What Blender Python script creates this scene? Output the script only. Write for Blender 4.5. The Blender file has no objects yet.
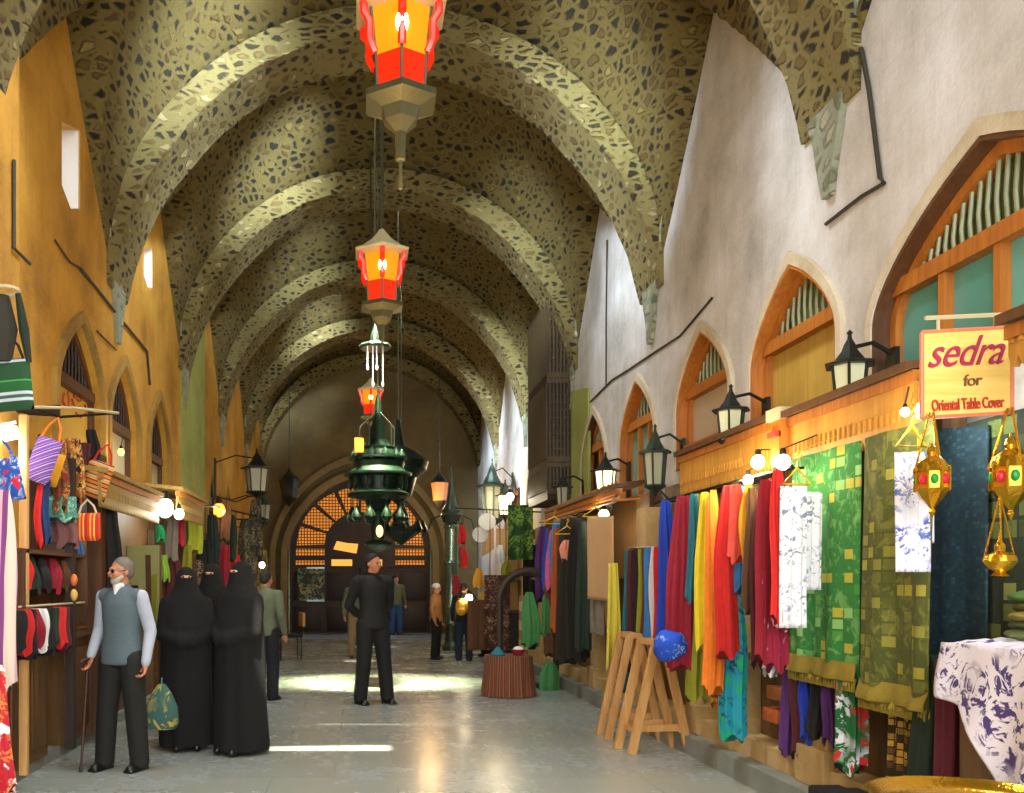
import bpy, bmesh, math, random
from mathutils import Vector, Matrix, noise
R = math.radians; PI = math.pi
random.seed(7)
scn = bpy.context.scene
C = scn.collection
# ------------------------------------------------------------------ camera, sky, sun, skylights, added lamps, exposure
FPX, HX, HY, EYE = 900.0, 360.0, 583.0, 1.5      # focal length in pixels, vanishing point, eye height
cam_d = bpy.data.cameras.new('camera'); cam = bpy.data.objects.new('camera', cam_d); C.objects.link(cam)
cam.location = (0, 0, EYE); cam.rotation_euler = (R(90), 0, 0)
cam_d.sensor_width = 36; cam_d.lens = 36*FPX/1024
cam_d.shift_x = (512-HX)/1024; cam_d.shift_y = (HY-396.5)/1024
cam_d.clip_start = .05; cam_d.clip_end = 200
scn.camera = cam
scn.view_settings.view_transform = 'Standard'; scn.view_settings.look = 'None'
scn.view_settings.gamma = 1; scn.view_settings.use_curve_mapping = False
scn.view_settings.exposure = 0.5
w = bpy.data.worlds.new('sky'); scn.world = w; w.use_nodes = True
bg = w.node_tree.nodes['Background']; bg.inputs[0].default_value = (.80, .86, 1, 1); bg.inputs[1].default_value = 2.2
def light(kind, name, loc, energy, color, rot=(0,0,0), **kw):
    d = bpy.data.lights.new(name, kind); d.energy = energy; d.color = color
    for k, v in kw.items(): setattr(d, k, v)
    o = bpy.data.objects.new(name, d); C.objects.link(o); o.location = loc; o.rotation_euler = rot
    return o
sd = Vector((0.0, 2.8, -8.0))
light('SUN', 'sun', (0, -5, 20), 16, (1, .95, .80), sd.to_track_quat('-Z', 'Y').to_euler(), angle=R(.6))
XL, XR, XC, HALF = -2.75, 3.3, .275, 3.025       # side walls, hall axis
YRIB = [-1.4, 2.45, 6.3, 10.15, 14.0, 17.85, 21.7]; YEND = 25.2; BAY = 3.85; ZS = 4.75
# unseen roof openings just behind each rib: x0, x1, y0, y1
HOLES = [(-.9, .3, 5.18, 5.52), (-.45, 1.0, 6.72, 6.82), (-.6, 1.15, 10.56, 10.86), (-.3, .85, 14.4, 14.62), (-.3, .85, 18.25, 18.45), (-.3, .85, 22.1, 22.3)]
for k, (x0, x1, y0, y1) in enumerate(HOLES):
    e = [130, 280, 220, 90, 70, 35][k]
    light('AREA', 'skylight_boost', ((x0+x1)/2, (y0+y1)/2, 8.15), e, (.86, .93, 1.0), (0, 0, 0), shape='RECTANGLE', size=x1-x0, size_y=y1-y0)  # lamps added at the unseen roof openings to strengthen the sky light
light('AREA', 'added_floor_beam', (.2, 10.72, 8.05), 230, (.93, 1, .62), (Vector((0, 2.9, -8)).to_track_quat('-Z', 'Y').to_euler()), shape='RECTANGLE', size=1.7, size_y=.3, spread=R(17))  # added narrow lamp, throws the broad bright patch on the floor
for sx, sy, tx, ty, tz, en in ((.5, 6.85, -1.7, 9.6, 7.1, 42), (.4, 10.72, -1.35, 13.5, 7.5, 34), (.3, 14.5, -1.2, 17.4, 7.5, 14), (0, 18.35, -1.0, 21.2, 7.5, 26), (-.3, 6.85, 2.5, 9.75, 6.5, 36), (0, 10.72, 2.4, 13.6, 6.5, 18), (0, 14.5, 3.2, 18.6, 4.6, 60), (.2, 18.35, 3.2, 22.4, 4.4, 60)):
    light('AREA', 'added_vault_light', (sx, sy, 7.8), en, (.74, .88, 1.0), (Vector((tx-sx, ty-sy, tz-7.8)).to_track_quat('-Z', 'Y').to_euler()), shape='RECTANGLE', size=.5, size_y=.25, spread=R(34))  # added lamps aimed at vault patches and the right wall
light('AREA', 'added_back_fill', (1.0, -2.6, 3.6), 420, (1.0, .95, .86), (R(82), 0, 0), shape='RECTANGLE', size=5, size_y=4.5)  # added fill lamp in the open end behind the camera

# ------------------------------------------------------------------ small maths
def P(px, py, d):  return Vector(((px-HX)*d/FPX, d, EYE+(HY-py)*d/FPX))          # pixel + distance -> place
def W(px, py, X):                                                               # pixel on the upright plane x = X
    d = FPX*X/(px-HX); return Vector((X, d, EYE+(HY-py)*d/FPX))
def lin(c):
    if isinstance(c, str): c = tuple(int(c[i:i+2], 16)/255 for i in (0, 2, 4))
    return tuple(((v/12.92) if v <= .04045 else ((v+.055)/1.055)**2.4) for v in c[:3])+(1,)
# ------------------------------------------------------------------ materials
MC = {}
class NT:
    def __init__(s, name, rough=.6, metal=0.0):
        s.m = bpy.data.materials.new(name); s.m.use_nodes = True; s.t = s.m.node_tree
        s.b = s.t.nodes['Principled BSDF']; s.b.inputs['Roughness'].default_value = rough; s.b.inputs['Metallic'].default_value = metal
        s.tc = s.t.nodes.new('ShaderNodeTexCoord')
    def n(s, typ, **kw):
        nd = s.t.nodes.new(typ)
        for k, v in kw.items():
            if hasattr(nd, k) and k not in nd.inputs: setattr(nd, k, v)
            else: nd.inputs[k].default_value = v
        return nd
    def l(s, a, b): s.t.links.new(a, b)
    def mapv(s, src='Object', scale=(1,1,1), loc=(0,0,0), rot=(0,0,0)):
        m = s.n('ShaderNodeMapping'); m.inputs['Scale'].default_value = scale; m.inputs['Location'].default_value = loc; m.inputs['Rotation'].default_value = rot
        s.l(s.tc.outputs[src], m.inputs[0]); return m.outputs[0]
    def noise(s, vec, scale, detail=4, rough=.55, dist=0):
        n = s.n('ShaderNodeTexNoise'); n.inputs['Scale'].default_value = scale; n.inputs['Detail'].default_value = detail
        n.inputs['Roughness'].default_value = rough; n.inputs['Distortion'].default_value = dist
        if vec is not None: s.l(vec, n.inputs['Vector'])
        return n
    def ramp(s, fac, stops, interp='LINEAR'):
        r = s.n('ShaderNodeValToRGB'); cr = r.color_ramp; cr.interpolation = interp
        while len(cr.elements) > 1: cr.elements.remove(cr.elements[-1])
        cr.elements[0].position = stops[0][0]; cr.elements[0].color = lin(stops[0][1])
        for p, c in stops[1:]:
            e = cr.elements.new(p); e.color = lin(c)
        s.l(fac, r.inputs[0]); return r.outputs[0]
    def mix(s, fac, a, b, mode='MIX'):
        m = s.n('ShaderNodeMix', data_type='RGBA', blend_type=mode)
        for sock, v in ((m.inputs[0], fac), (m.inputs[6], a), (m.inputs[7], b)):
            if isinstance(v, (int, float)): sock.default_value = v
            elif isinstance(v, (tuple, str)): sock.default_value = lin(v)
            else: s.l(v, sock)
        return m.outputs[2]
    def math(s, op, a, b=0.0, c=None):
        m = s.n('ShaderNodeMath', operation=op)
        for i, v in enumerate((a, b, c)):
            if v is None: continue
            if isinstance(v, (int, float)): m.inputs[i].default_value = v
            else: s.l(v, m.inputs[i])
        return m.outputs[0]
    def bump(s, h, strength=.4, dist=.02):
        b = s.n('ShaderNodeBump'); b.inputs['Strength'].default_value = strength; b.inputs['Distance'].default_value = dist
        s.l(h, b.inputs['Height']); s.l(b.outputs[0], s.b.inputs['Normal'])
    def base(s, c): s.l(c, s.b.inputs['Base Color'])
def plain(name, col, rough=.6, metal=0, var=.18, scale=9, bump=.15, bscale=60, emit=None, es=0, sheen=0):
    if name in MC: return MC[name]
    t = NT(name, rough, metal); v = t.mapv()
    n = t.noise(v, scale); c = lin(col)
    a = tuple(max(0, x*(1-var)) for x in c[:3]); b = tuple(min(1, x*(1+var)) for x in c[:3])
    m = t.n('ShaderNodeMix', data_type='RGBA'); m.inputs[6].default_value = a+(1,); m.inputs[7].default_value = b+(1,)
    t.l(n.outputs[0], m.inputs[0]); t.base(m.outputs[2])
    if bump: t.bump(t.noise(v, bscale, 3).outputs[0], bump, .01)
    if emit: t.b.inputs['Emission Color'].default_value = lin(emit); t.b.inputs['Emission Strength'].default_value = es
    MC[name] = t.m; return t.m
def cloth(name, col, var=.25):
    if name in MC: return MC[name]
    m = plain(name, col, .85, 0, var, 14, .3, 220); return m
def wood(name, c1, c2, rough=.55, axis=2, sc=1):
    if name in MC: return MC[name]
    t = NT(name, rough); s = [26*sc]*3; s[axis] = 1.6*sc
    n = t.noise(t.mapv(scale=tuple(s)), 1.0, 6, .6, .6)
    n2 = t.noise(t.mapv(), 2.2, 3)
    c = t.ramp(n.outputs[0], [(.25, c1), (.7, c2)]); d = t.mix(.25, c, t.ramp(n2.outputs[0], [(.35, c1), (.65, c2)]))
    t.base(d); t.bump(n.outputs[0], .25, .01); MC[name] = t.m; return t.m
def stripes(name, cols, period, axis=2, rough=.85, wob=.0, rot=0):
    """cloth woven in bands: cols = [(position 0..1, colour)...]"""
    if name in MC: return MC[name]
    t = NT(name, rough); v = t.mapv(rot=(0, rot, 0)); sx = t.n('ShaderNodeSeparateXYZ'); t.l(v, sx.inputs[0])
    x = sx.outputs[axis]
    if wob:
        n = t.noise(v, 9); x = t.math('ADD', x, t.math('MULTIPLY', n.outputs[0], wob))
    f = t.math('FRACT', t.math('MULTIPLY', x, 1/period))
    c = t.ramp(f, cols, 'CONSTANT'); t.base(c)
    t.bump(t.noise(v, 180, 2).outputs[0], .3, .01); MC[name] = t.m; return t.m
def printed(name, ground, ink, scale=16, lo=.5, hi=.56, ink2=None):
    """cloth printed with a scattered vine-like pattern"""
    if name in MC: return MC[name]
    t = NT(name, .85); v = t.mapv()
    n = t.noise(v, scale, 3, .6, 2.2); n2 = t.noise(v, scale*.35, 2)
    k = t.math('MULTIPLY', t.ramp(n.outputs[0], [(lo, '000000'), (hi, 'ffffff')]), t.ramp(n2.outputs[0], [(.42, '000000'), (.52, 'ffffff')]))
    c = t.mix(k, ground, ink)
    if ink2:
        n3 = t.noise(t.mapv(loc=(3, 5, 1)), scale*.7, 3, .5, 1.5)
        c = t.mix(t.ramp(n3.outputs[0], [(.55, '000000'), (.6, 'ffffff')]), c, ink2)
    t.base(c); MC[name] = t.m; return t.m
def blocks(name, cols, sx, sz, rough=.9):
    """rug with woven rectangles; runs over the object's y and z"""
    if name in MC: return MC[name]
    t = NT(name, rough); v = t.mapv()
    s = t.n('ShaderNodeSeparateXYZ'); t.l(v, s.inputs[0])
    a = t.math('FLOOR', t.math('MULTIPLY', s.outputs[1], 1/sx)); b = t.math('FLOOR', t.math('MULTIPLY', s.outputs[2], 1/sz))
    cb = t.n('ShaderNodeCombineXYZ'); t.l(a, cb.inputs[0]); t.l(b, cb.inputs[1])
    wn = t.n('ShaderNodeTexWhiteNoise'); t.l(cb.outputs[0], wn.inputs['Vector'])
    c = t.ramp(wn.outputs[0], cols, 'CONSTANT')
    fa = t.math('FRACT', t.math('MULTIPLY', s.outputs[1], 1/sx)); fb = t.math('FRACT', t.math('MULTIPLY', s.outputs[2], 1/sz))
    g = t.math('MAXIMUM', t.math('LESS_THAN', fa, .14), t.math('LESS_THAN', fb, .18))
    c = t.mix(g, c, cols[0][1])
    n = t.noise(v, 9, 4, .6, 1.5); c = t.mix(t.math('MULTIPLY', t.ramp(n.outputs[0], [(.52, '000000'), (.6, 'ffffff')]), .45), c, cols[-1][1])
    t.base(c); t.bump(t.noise(v, 160, 2).outputs[0], .4, .01); MC[name] = t.m; return t.m

def rubble(name, mortar, dark, tan, pale, sc=(4.2, 9.0), src='UV', darkfrac=.55, bump=1.0):
    t = NT(name, .95); v0 = t.mapv('Object', (sc[0], sc[0], sc[1]))
    wn = t.noise(v0, .9, 3); off = t.n('ShaderNodeVectorMath', operation='SCALE'); t.l(wn.outputs[1], off.inputs[0]); off.inputs['Scale'].default_value = .55
    ad = t.n('ShaderNodeVectorMath', operation='ADD'); t.l(v0, ad.inputs[0]); t.l(off.outputs[0], ad.inputs[1]); v = ad.outputs[0]
    ve = t.n('ShaderNodeTexVoronoi', feature='DISTANCE_TO_EDGE'); ve.inputs['Scale'].default_value = 1; t.l(v, ve.inputs['Vector']); pass
    vc = t.n('ShaderNodeTexVoronoi', feature='F1'); vc.inputs['Scale'].default_value = 1; t.l(v, vc.inputs['Vector']); pass
    sp = t.n('ShaderNodeSeparateColor'); t.l(vc.outputs['Color'], sp.inputs[0])
    stone = t.ramp(sp.outputs[0], [(0, dark), (darkfrac, dark), (darkfrac+.02, tan), (.86, tan), (.9, pale)], 'CONSTANT')
    big = t.noise(t.mapv('Object', (.5, .5, .5)), 1.3, 3)
    fine = t.noise(t.mapv('Object', (1, 1, 1)), 22, 5, .7)
    edge = t.math('ADD', ve.outputs['Distance'], t.math('MULTIPLY', t.math('SUBTRACT', fine.outputs[0], .5), .22))
    k = t.ramp(edge, [(.14, '000000'), (.26, 'ffffff')])
    c = t.mix(k, mortar, stone)
    c = t.mix(t.math('MULTIPLY', fine.outputs[0], .5), c, t.ramp(fine.outputs[0], [(.3, dark), (.7, pale)]), 'SOFT_LIGHT')
    c = t.mix(t.ramp(big.outputs[0], [(.4, '000000'), (.62, '606060')]), c, t.mix(.5, c, tan))
    t.base(c)
    h = t.math('ADD', t.math('MULTIPLY', t.math('MULTIPLY', k, sp.outputs[0]), 1.0), t.math('MULTIPLY', fine.outputs[0], .5))
    t.bump(h, bump, .06); return t.m
def plaster(name, c1, c2, c3, stain, blocksz=None, streak=True):
    t = NT(name, .85); v = t.mapv()
    a = t.noise(v, 1.1, 5, .6); b = t.noise(t.mapv(scale=(1, 3.0, .35)), 2.5, 5, .65); f = t.noise(v, 30, 4, .7)
    c = t.ramp(a.outputs[0], [(.32, c1), (.5, c2), (.68, c3)])
    if streak: c = t.mix(t.ramp(b.outputs[0], [(.45, '000000'), (.72, '909090')]), c, stain)
    c = t.mix(t.math('MULTIPLY', f.outputs[0], .3), c, t.ramp(f.outputs[0], [(.3, stain), (.7, c3)]))
    # faint ashlar joints
    bt = t.n('ShaderNodeTexBrick'); sw = t.n('ShaderNodeSeparateXYZ'); t.l(v, sw.inputs[0]); cb = t.n('ShaderNodeCombineXYZ')
    t.l(sw.outputs[1], cb.inputs[0]); t.l(sw.outputs[2], cb.inputs[1])
    t.l(cb.outputs[0], bt.inputs['Vector']); bt.inputs['Scale'].default_value = 1; bt.inputs['Brick Width'].default_value = .78; bt.inputs['Row Height'].default_value = .43
    bt.inputs['Mortar Size'].default_value = .006; bt.inputs['Mortar Smooth'].default_value = .3
    jm = t.math('MULTIPLY', bt.outputs['Fac'], t.ramp(t.noise(v, 1.7, 2).outputs[0], [(.5, '000000'), (.62, '808080')]))
    c = t.mix(jm, c, stain); t.base(c)
    t.bump(t.math('ADD', f.outputs[0], t.math('MULTIPLY', a.outputs[0], 2)), .35, .02); return t.m

# ------------------------------------------------------------------ mesh builder
class MB:
    def __init__(s): s.v = []; s.f = []; s.mi = []
    def add(s, vs, fs, mi=0):
        o = len(s.v); s.v += [Vector(v) for v in vs]; s.f += [[i+o for i in f] for f in fs]; s.mi += [mi]*len(fs); return s
    def box(s, a, b, mi=0, M=None, bev=0):
        x0, y0, z0 = [min(a[i], b[i]) for i in range(3)]; x1, y1, z1 = [max(a[i], b[i]) for i in range(3)]
        if bev:
            bm = bmesh.new(); bmesh.ops.create_cube(bm, size=1)
            for v in bm.verts: v.co = Vector(((x0+x1)/2+v.co.x*(x1-x0), (y0+y1)/2+v.co.y*(y1-y0), (z0+z1)/2+v.co.z*(z1-z0)))
            bmesh.ops.bevel(bm, geom=bm.edges[:], offset=bev, segments=2, affect='EDGES', profile=.5)
            bm.verts.index_update(); vs = [v.co.copy() for v in bm.verts]; fs = [[v.index for v in f.verts] for f in bm.faces]; bm.free()
        else:
            vs = [Vector(c) for c in ((x0,y0,z0),(x1,y0,z0),(x1,y1,z0),(x0,y1,z0),(x0,y0,z1),(x1,y0,z1),(x1,y1,z1),(x0,y1,z1))]
            fs = [(0,3,2,1),(4,5,6,7),(0,1,5,4),(1,2,6,5),(2,3,7,6),(3,0,4,7)]
        if M is not None: vs = [M @ v for v in vs]
        return s.add(vs, fs, mi)
    def rings(s, rs, mi=0, cap=True, closed=True):
        n = len(rs[0]); vs = [p for r in rs for p in r]; fs = []
        for i in range(len(rs)-1):
            for j in range(n if closed else n-1):
                k = (j+1) % n; fs.append((i*n+j, i*n+k, (i+1)*n+k, (i+1)*n+j))
        if cap and closed: fs.append(tuple(reversed(range(n)))); fs.append(tuple((len(rs)-1)*n+j for j in range(n)))
        return s.add(vs, fs, mi)
    def lathe(s, prof, c=(0,0,0), n=20, mi=0, sq=None, cap=True, rot=0):
        """prof = [(radius, z)...]; n sides"""
        rs = []
        for r, z in prof:
            r = max(r, .0004); rs.append([Vector((c[0]+r*math.cos(rot+2*PI*j/n)*(sq or 1), c[1]+r*math.sin(rot+2*PI*j/n), c[2]+z)) for j in range(n)])
        return s.rings(rs, mi, cap)
    def tube(s, pts, r, n=8, mi=0, cap=True):
        pts = [Vector(p) for p in pts]; rr = r if isinstance(r, (list, tuple)) else [r]*len(pts); rs = []; up = None
        for i, p in enumerate(pts):
            d = (pts[min(i+1, len(pts)-1)]-pts[max(i-1, 0)])
            d = d.normalized() if d.length > 1e-9 else Vector((0, 0, 1))
            if up is None: up = Vector((0, 0, 1)) if abs(d.z) < .9 else Vector((1, 0, 0))
            a = d.cross(up).normalized() if d.cross(up).length > 1e-6 else d.orthogonal().normalized(); b = a.cross(d).normalized(); up = b if b.length > .5 else up
            rs.append([p+(a*math.cos(2*PI*j/n)+b*math.sin(2*PI*j/n))*rr[i] for j in range(n)])
        return s.rings(rs, mi, cap)
    def ball(s, c, r, n=12, m=8, mi=0):
        r = r if isinstance(r, (list, tuple)) else (r, r, r); rs = []
        for i in range(m+1):
            t = -PI/2+PI*i/m; k = max(math.cos(t), .02)
            rs.append([Vector((c[0]+r[0]*k*math.cos(2*PI*j/n), c[1]+r[1]*k*math.sin(2*PI*j/n), c[2]+r[2]*math.sin(t))) for j in range(n)])
        return s.rings(rs, mi)
    def prism(s, pts, vec, mi=0, holes=()):
        """planar outline (3-D points) extruded by vec; may have holes"""
        bm = bmesh.new(); vec = Vector(vec); loops = [list(map(Vector, pts))]+[list(map(Vector, h)) for h in holes]
        es = []; lv = []
        for lp in loops:
            vs = [bm.verts.new(p) for p in lp]; lv.append(vs)
            for i in range(len(vs)): es.append(bm.edges.new((vs[i], vs[(i+1) % len(vs)])))
        if holes: bmesh.ops.triangle_fill(bm, use_beauty=True, use_dissolve=False, edges=es)
        else: bm.faces.new(lv[0])
        n0 = len(bm.verts); bm.verts.index_update()
        vs = [v.co.copy() for v in bm.verts]; fs = [[v.index for v in f.verts] for f in bm.faces]
        allv = vs+[v+vec for v in vs]; af = fs+[[i+n0 for i in reversed(f)] for f in fs]
        for lvp in lv:
            for i in range(len(lvp)):
                a, b = lvp[i].index, lvp[(i+1) % len(lvp)].index; af.append([b, a, a+n0, b+n0])
        bm.free(); return s.add(allv, af, mi)
    def build(s, name, mats, parent=None, smooth=30, world=True, origin=None):
        me = bpy.data.meshes.new(name)
        if not isinstance(mats, (list, tuple)): mats = [mats]
        o = bpy.data.objects.new(name, me)
        vs = s.v
        if parent is not None:
            if world:
                inv = parent_world(parent).inverted(); vs = [inv @ v for v in vs]
            o.parent = parent
        else:
            if origin is None:
                xs = [v.x for v in vs]; ys = [v.y for v in vs]; zs = [v.z for v in vs]
                origin = Vector(((min(xs)+max(xs))/2, (min(ys)+max(ys))/2, min(zs)))
            origin = Vector(origin); o.location = origin; vs = [v-origin for v in vs]
        me.from_pydata([tuple(v) for v in vs], [], s.f)
        for m in mats: me.materials.append(m)
        for p, k in zip(me.polygons, s.mi): p.material_index = min(k, len(mats)-1)
        bm = bmesh.new(); bm.from_mesh(me); bmesh.ops.recalc_face_normals(bm, faces=bm.faces[:]); bm.to_mesh(me); bm.free()
        if smooth:
            me.shade_smooth(); me.set_sharp_from_angle(angle=R(smooth))
        C.objects.link(o); return o
def parent_world(o):
    M = Matrix.LocRotScale(o.location, o.rotation_euler, o.scale)
    return (parent_world(o.parent) @ M) if o.parent else M
LABELS = {}
def tag(o, label, cat, group=None, kind=None):
    o['label'] = label; o['category'] = cat
    if group: o['group'] = group
    if kind: o['kind'] = kind
    return o
def thing(name, label, cat, loc=(0,0,0), rot=0, group=None):
    o = bpy.data.objects.new(name, None); C.objects.link(o); o.empty_display_size = .1
    o.location = loc; o.rotation_euler = (0, 0, rot); return tag(o, label, cat, group)
def struct(o, label=None):
    o['kind'] = 'structure'
    if label: o['label'] = label
    return o
def solid(o, t=.006, off=0):
    m = o.modifiers.new('thickness', 'SOLIDIFY'); m.thickness = t; m.offset = off; return o
def copy_tree(o, parent=None):
    c = o.copy(); C.objects.link(c)
    if parent: c.parent = parent
    for ch in [x for x in bpy.data.objects if x.parent == o]: copy_tree(ch, c)
    return c
# ------------------------------------------------------------------ the setting: floor, walls, vault
m_vault = rubble('vault_rubble', '70622f', '1a170a', '604c20', '887644', (6.3, 14.5), darkfrac=.55)
m_rib = rubble('rib_rubble', '7f7446', '2a2512', '6f5d30', 'a89a70', (6.8, 13), darkfrac=.5)
m_spring = rubble('springer_rubble', '8e9480', '6f745c', 'a8a48e', 'd8d6c8', (5.0, 7.0), darkfrac=.45)
m_wr = plaster('grey_white_plaster', '94928a', 'bfbcb8', 'd8d8dc', '8f8870')
m_wl = plaster('ochre_plaster', '96691c', 'c08c2a', 'd0a03c', '74501a')
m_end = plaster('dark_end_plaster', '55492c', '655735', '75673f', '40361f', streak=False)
m_stone = plaster('pier_stone', '9a7f4c', 'b89a63', 'cdb27c', '6d5a36', streak=False)
m_step = plain('step_stone', '7c8078', .6, 0, .3, 5, .5, 30)
t = NT('paving', .3)
v = t.mapv(); bt = t.n('ShaderNodeTexBrick'); t.l(v, bt.inputs['Vector'])
bt.inputs['Scale'].default_value = 1; bt.inputs['Brick Width'].default_value = .95; bt.inputs['Row Height'].default_value = .55; bt.inputs['Mortar Size'].default_value = .006; bt.inputs['Mortar Smooth'].default_value = .4
bt.inputs['Color1'].default_value = lin('8f9488'); bt.inputs['Color2'].default_value = lin('999e92'); bt.inputs['Mortar'].default_value = lin('71756a')
a = t.noise(v, 1.6, 5, .65); f = t.noise(v, 14, 5, .7); g = t.noise(t.mapv(scale=(.5, 2.5, 1)), 1.2, 4)
c = t.mix(t.ramp(a.outputs[0], [(.4, '000000'), (.65, 'aaaaaa')]), bt.outputs[0], '8794a0')
c = t.mix(t.ramp(g.outputs[0], [(.5, '000000'), (.7, '555555')]), c, '9a9270')
c = t.mix(t.math('MULTIPLY', f.outputs[0], .25), c, '777a6c'); t.base(c)
t.l(t.ramp(t.math('ADD', t.math('MULTIPLY', a.outputs[0], .6), t.math('MULTIPLY', f.outputs[0], .4)), [(.3, '686868'), (.75, 'a8a8a8')]), t.b.inputs['Roughness'])
t.bump(t.math('ADD', t.math('MULTIPLY', bt.outputs['Fac'], -1), t.math('MULTIPLY', a.outputs[0], .8)), .12, .02); m_floor = t.m
struct(MB().box((XL-.35, -3, -.2), (XR+.35, YEND+.5, 0)).build('floor', m_floor, smooth=0))

def arch_pts(yc, half, zs, za, n=9, k=.55):
    h = za-zs; pts = []
    for i in range(n+1):
        a = PI/2*i/n; u = math.cos(a)
        if i == n: u = 0
        pts.append((yc+half*u, zs+h*(k*math.sin(a)+(1-k)*(1-u))))
    return pts+[(2*yc-y, z) for y, z in reversed(pts[:-1])]
# window openings: centre distance, half width, sill, spring, apex
WR = [(4.75, 1.0, 2.72, 3.12, 3.86), (6.86, .68, 2.66, 3.25, 3.93), (8.65, .66, 2.66, 3.25, 3.92), (10.68, .66, 1.2, 3.2, 3.9), (12.65, .62, 1.9, 3.2, 3.88), (15.9, .5, 1.9, 3.1, 3.8), (17.4, .5, 1.9, 3.1, 3.85), (19.3, .55, 2.3, 3.1, 3.85)]
WL = [(8.84, .72, 2.6, 3.3, 4.05), (10.44, .62, 2.3, 3.3, 4.02), (12.25, .58, 2.3, 3.3, 4.0), (16.9, .5, 1.2, 2.9, 3.62), (18.8, .45, 1.2, 2.9, 3.55), (6.5, .6, 2.6, 3.4, 3.95)]
SLITS = [(8.3, 8.85, 5.05, 5.95), (11.45, 11.95, 5.3, 5.95)]
def side_wall(name, x, t_, wins, mat):
    outer = [(x, -3, 0), (x, YEND, 0), (x, YEND, 8.6), (x, -3, 8.6)]
    holes = []
    for yc, h, z0, zs, za in wins:
        a = arch_pts(yc, h, zs, za); holes.append([(x, y, z) for y, z in [(yc-h, z0), (yc+h, z0)]+a])
    if t_ < 0: holes += [[(x, a, c+.12), (x, (a+b)/2, c), (x, b, c+.12), (x, b, d), (x, a, d-.2)] for a, b, c, d in SLITS]
    return struct(MB().prism(outer, (t_, 0, 0), holes=holes).build(name, mat, smooth=0))
side_wall('wall_right', XR, .32, WR, m_wr)
side_wall('wall_left', XL, -.32, WL[:5], m_wl)
m_white = plain('whitewash', 'd8d4c8', .7, 0, .06, 3)
for q, (a, b, c, d) in enumerate(SLITS):
    struct(MB().prism([(XL-.01, b, c+.12), (XL-.01, b, d), (XL-.01, b-.03, d), (XL-.01, b-.03, c+.12)], (-.3, 0, 0)).build('trim_%d' % (160+q), m_white, smooth=0), 'whitewashed reveal of a high window slit')
struct(MB().box((XL-.02, 2.0, 0), (XL+.12, 6.95, 8.2)).build('trim_1', m_wl, smooth=0))     # near pilaster on the left
# shell behind the windows so that no sky shows through them
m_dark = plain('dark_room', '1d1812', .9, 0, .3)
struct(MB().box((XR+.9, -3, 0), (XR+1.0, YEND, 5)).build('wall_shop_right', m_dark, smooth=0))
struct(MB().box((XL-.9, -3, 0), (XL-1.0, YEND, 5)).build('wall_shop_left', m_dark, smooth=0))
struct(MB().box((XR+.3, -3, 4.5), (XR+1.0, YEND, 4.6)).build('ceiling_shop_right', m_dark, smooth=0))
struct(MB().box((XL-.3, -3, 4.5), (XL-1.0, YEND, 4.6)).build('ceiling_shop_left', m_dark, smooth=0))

def zvault(x, y):
    u = max(-1, min(1, (x-XC)/HALF)); k = (y-YRIB[0])/BAY; v = 2*(k-math.floor(k))-1
    zb = ZS+2.98*math.sqrt(max(0, 1-u*u))+.4*(1-v*v)
    zc = ZS+2.3*(1-abs(v))**1.12
    return max(zb, zc)
def build_vault():
    ys = []
    y = -3.0
    while y < YEND+.01: ys.append(y); y += .085
    for h in HOLES: ys += [h[2], h[3]]
    ys = sorted(set(round(q, 4) for q in ys)); n = 150
    us = [math.cos(PI*i/n) for i in range(n+1)]
    vs = []; uv = []; idx = {}
    for j, y in enumerate(ys):
        for i, u in enumerate(us):
            x = XC-HALF*u; z = zvault(x, y)
            q = noise.noise(Vector((x*2.3, y*2.3, z*2.3)))*.035+noise.noise(Vector((x*6, y*6, z*6)))*.018
            edge = min(1, min(i, n-i)/6)
            xx, zz = x-q*edge*(x-XC)/3, z+q*edge*.8
            vs.append((xx, y, zz)); uv.append((3.02*PI*i/n+ .8*(z-ZS), y))
    fs = []; N = n+1
    for j in range(len(ys)-1):
        ym = (ys[j]+ys[j+1])/2
        for i in range(n):
            xm = XC-HALF*(us[i]+us[i+1])/2
            if any(a < xm < b and c < ym < d for a, b, c, d in HOLES): continue
            fs.append((j*N+i, j*N+i+1, (j+1)*N+i+1, (j+1)*N+i))
    me = bpy.data.meshes.new('vault'); me.from_pydata(vs, [], fs); ul = me.uv_layers.new(name='UVMap')
    for lp in me.loops: ul.data[lp.index].uv = uv[lp.vertex_index]
    me.materials.append(m_vault); me.materials.append(m_spring)
    for p in me.polygons:
        c = p.center
    me.shade_smooth(); o = bpy.data.objects.new('ceiling', me); C.objects.link(o); struct(o, 'rubble stone groin vault')
build_vault()
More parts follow.
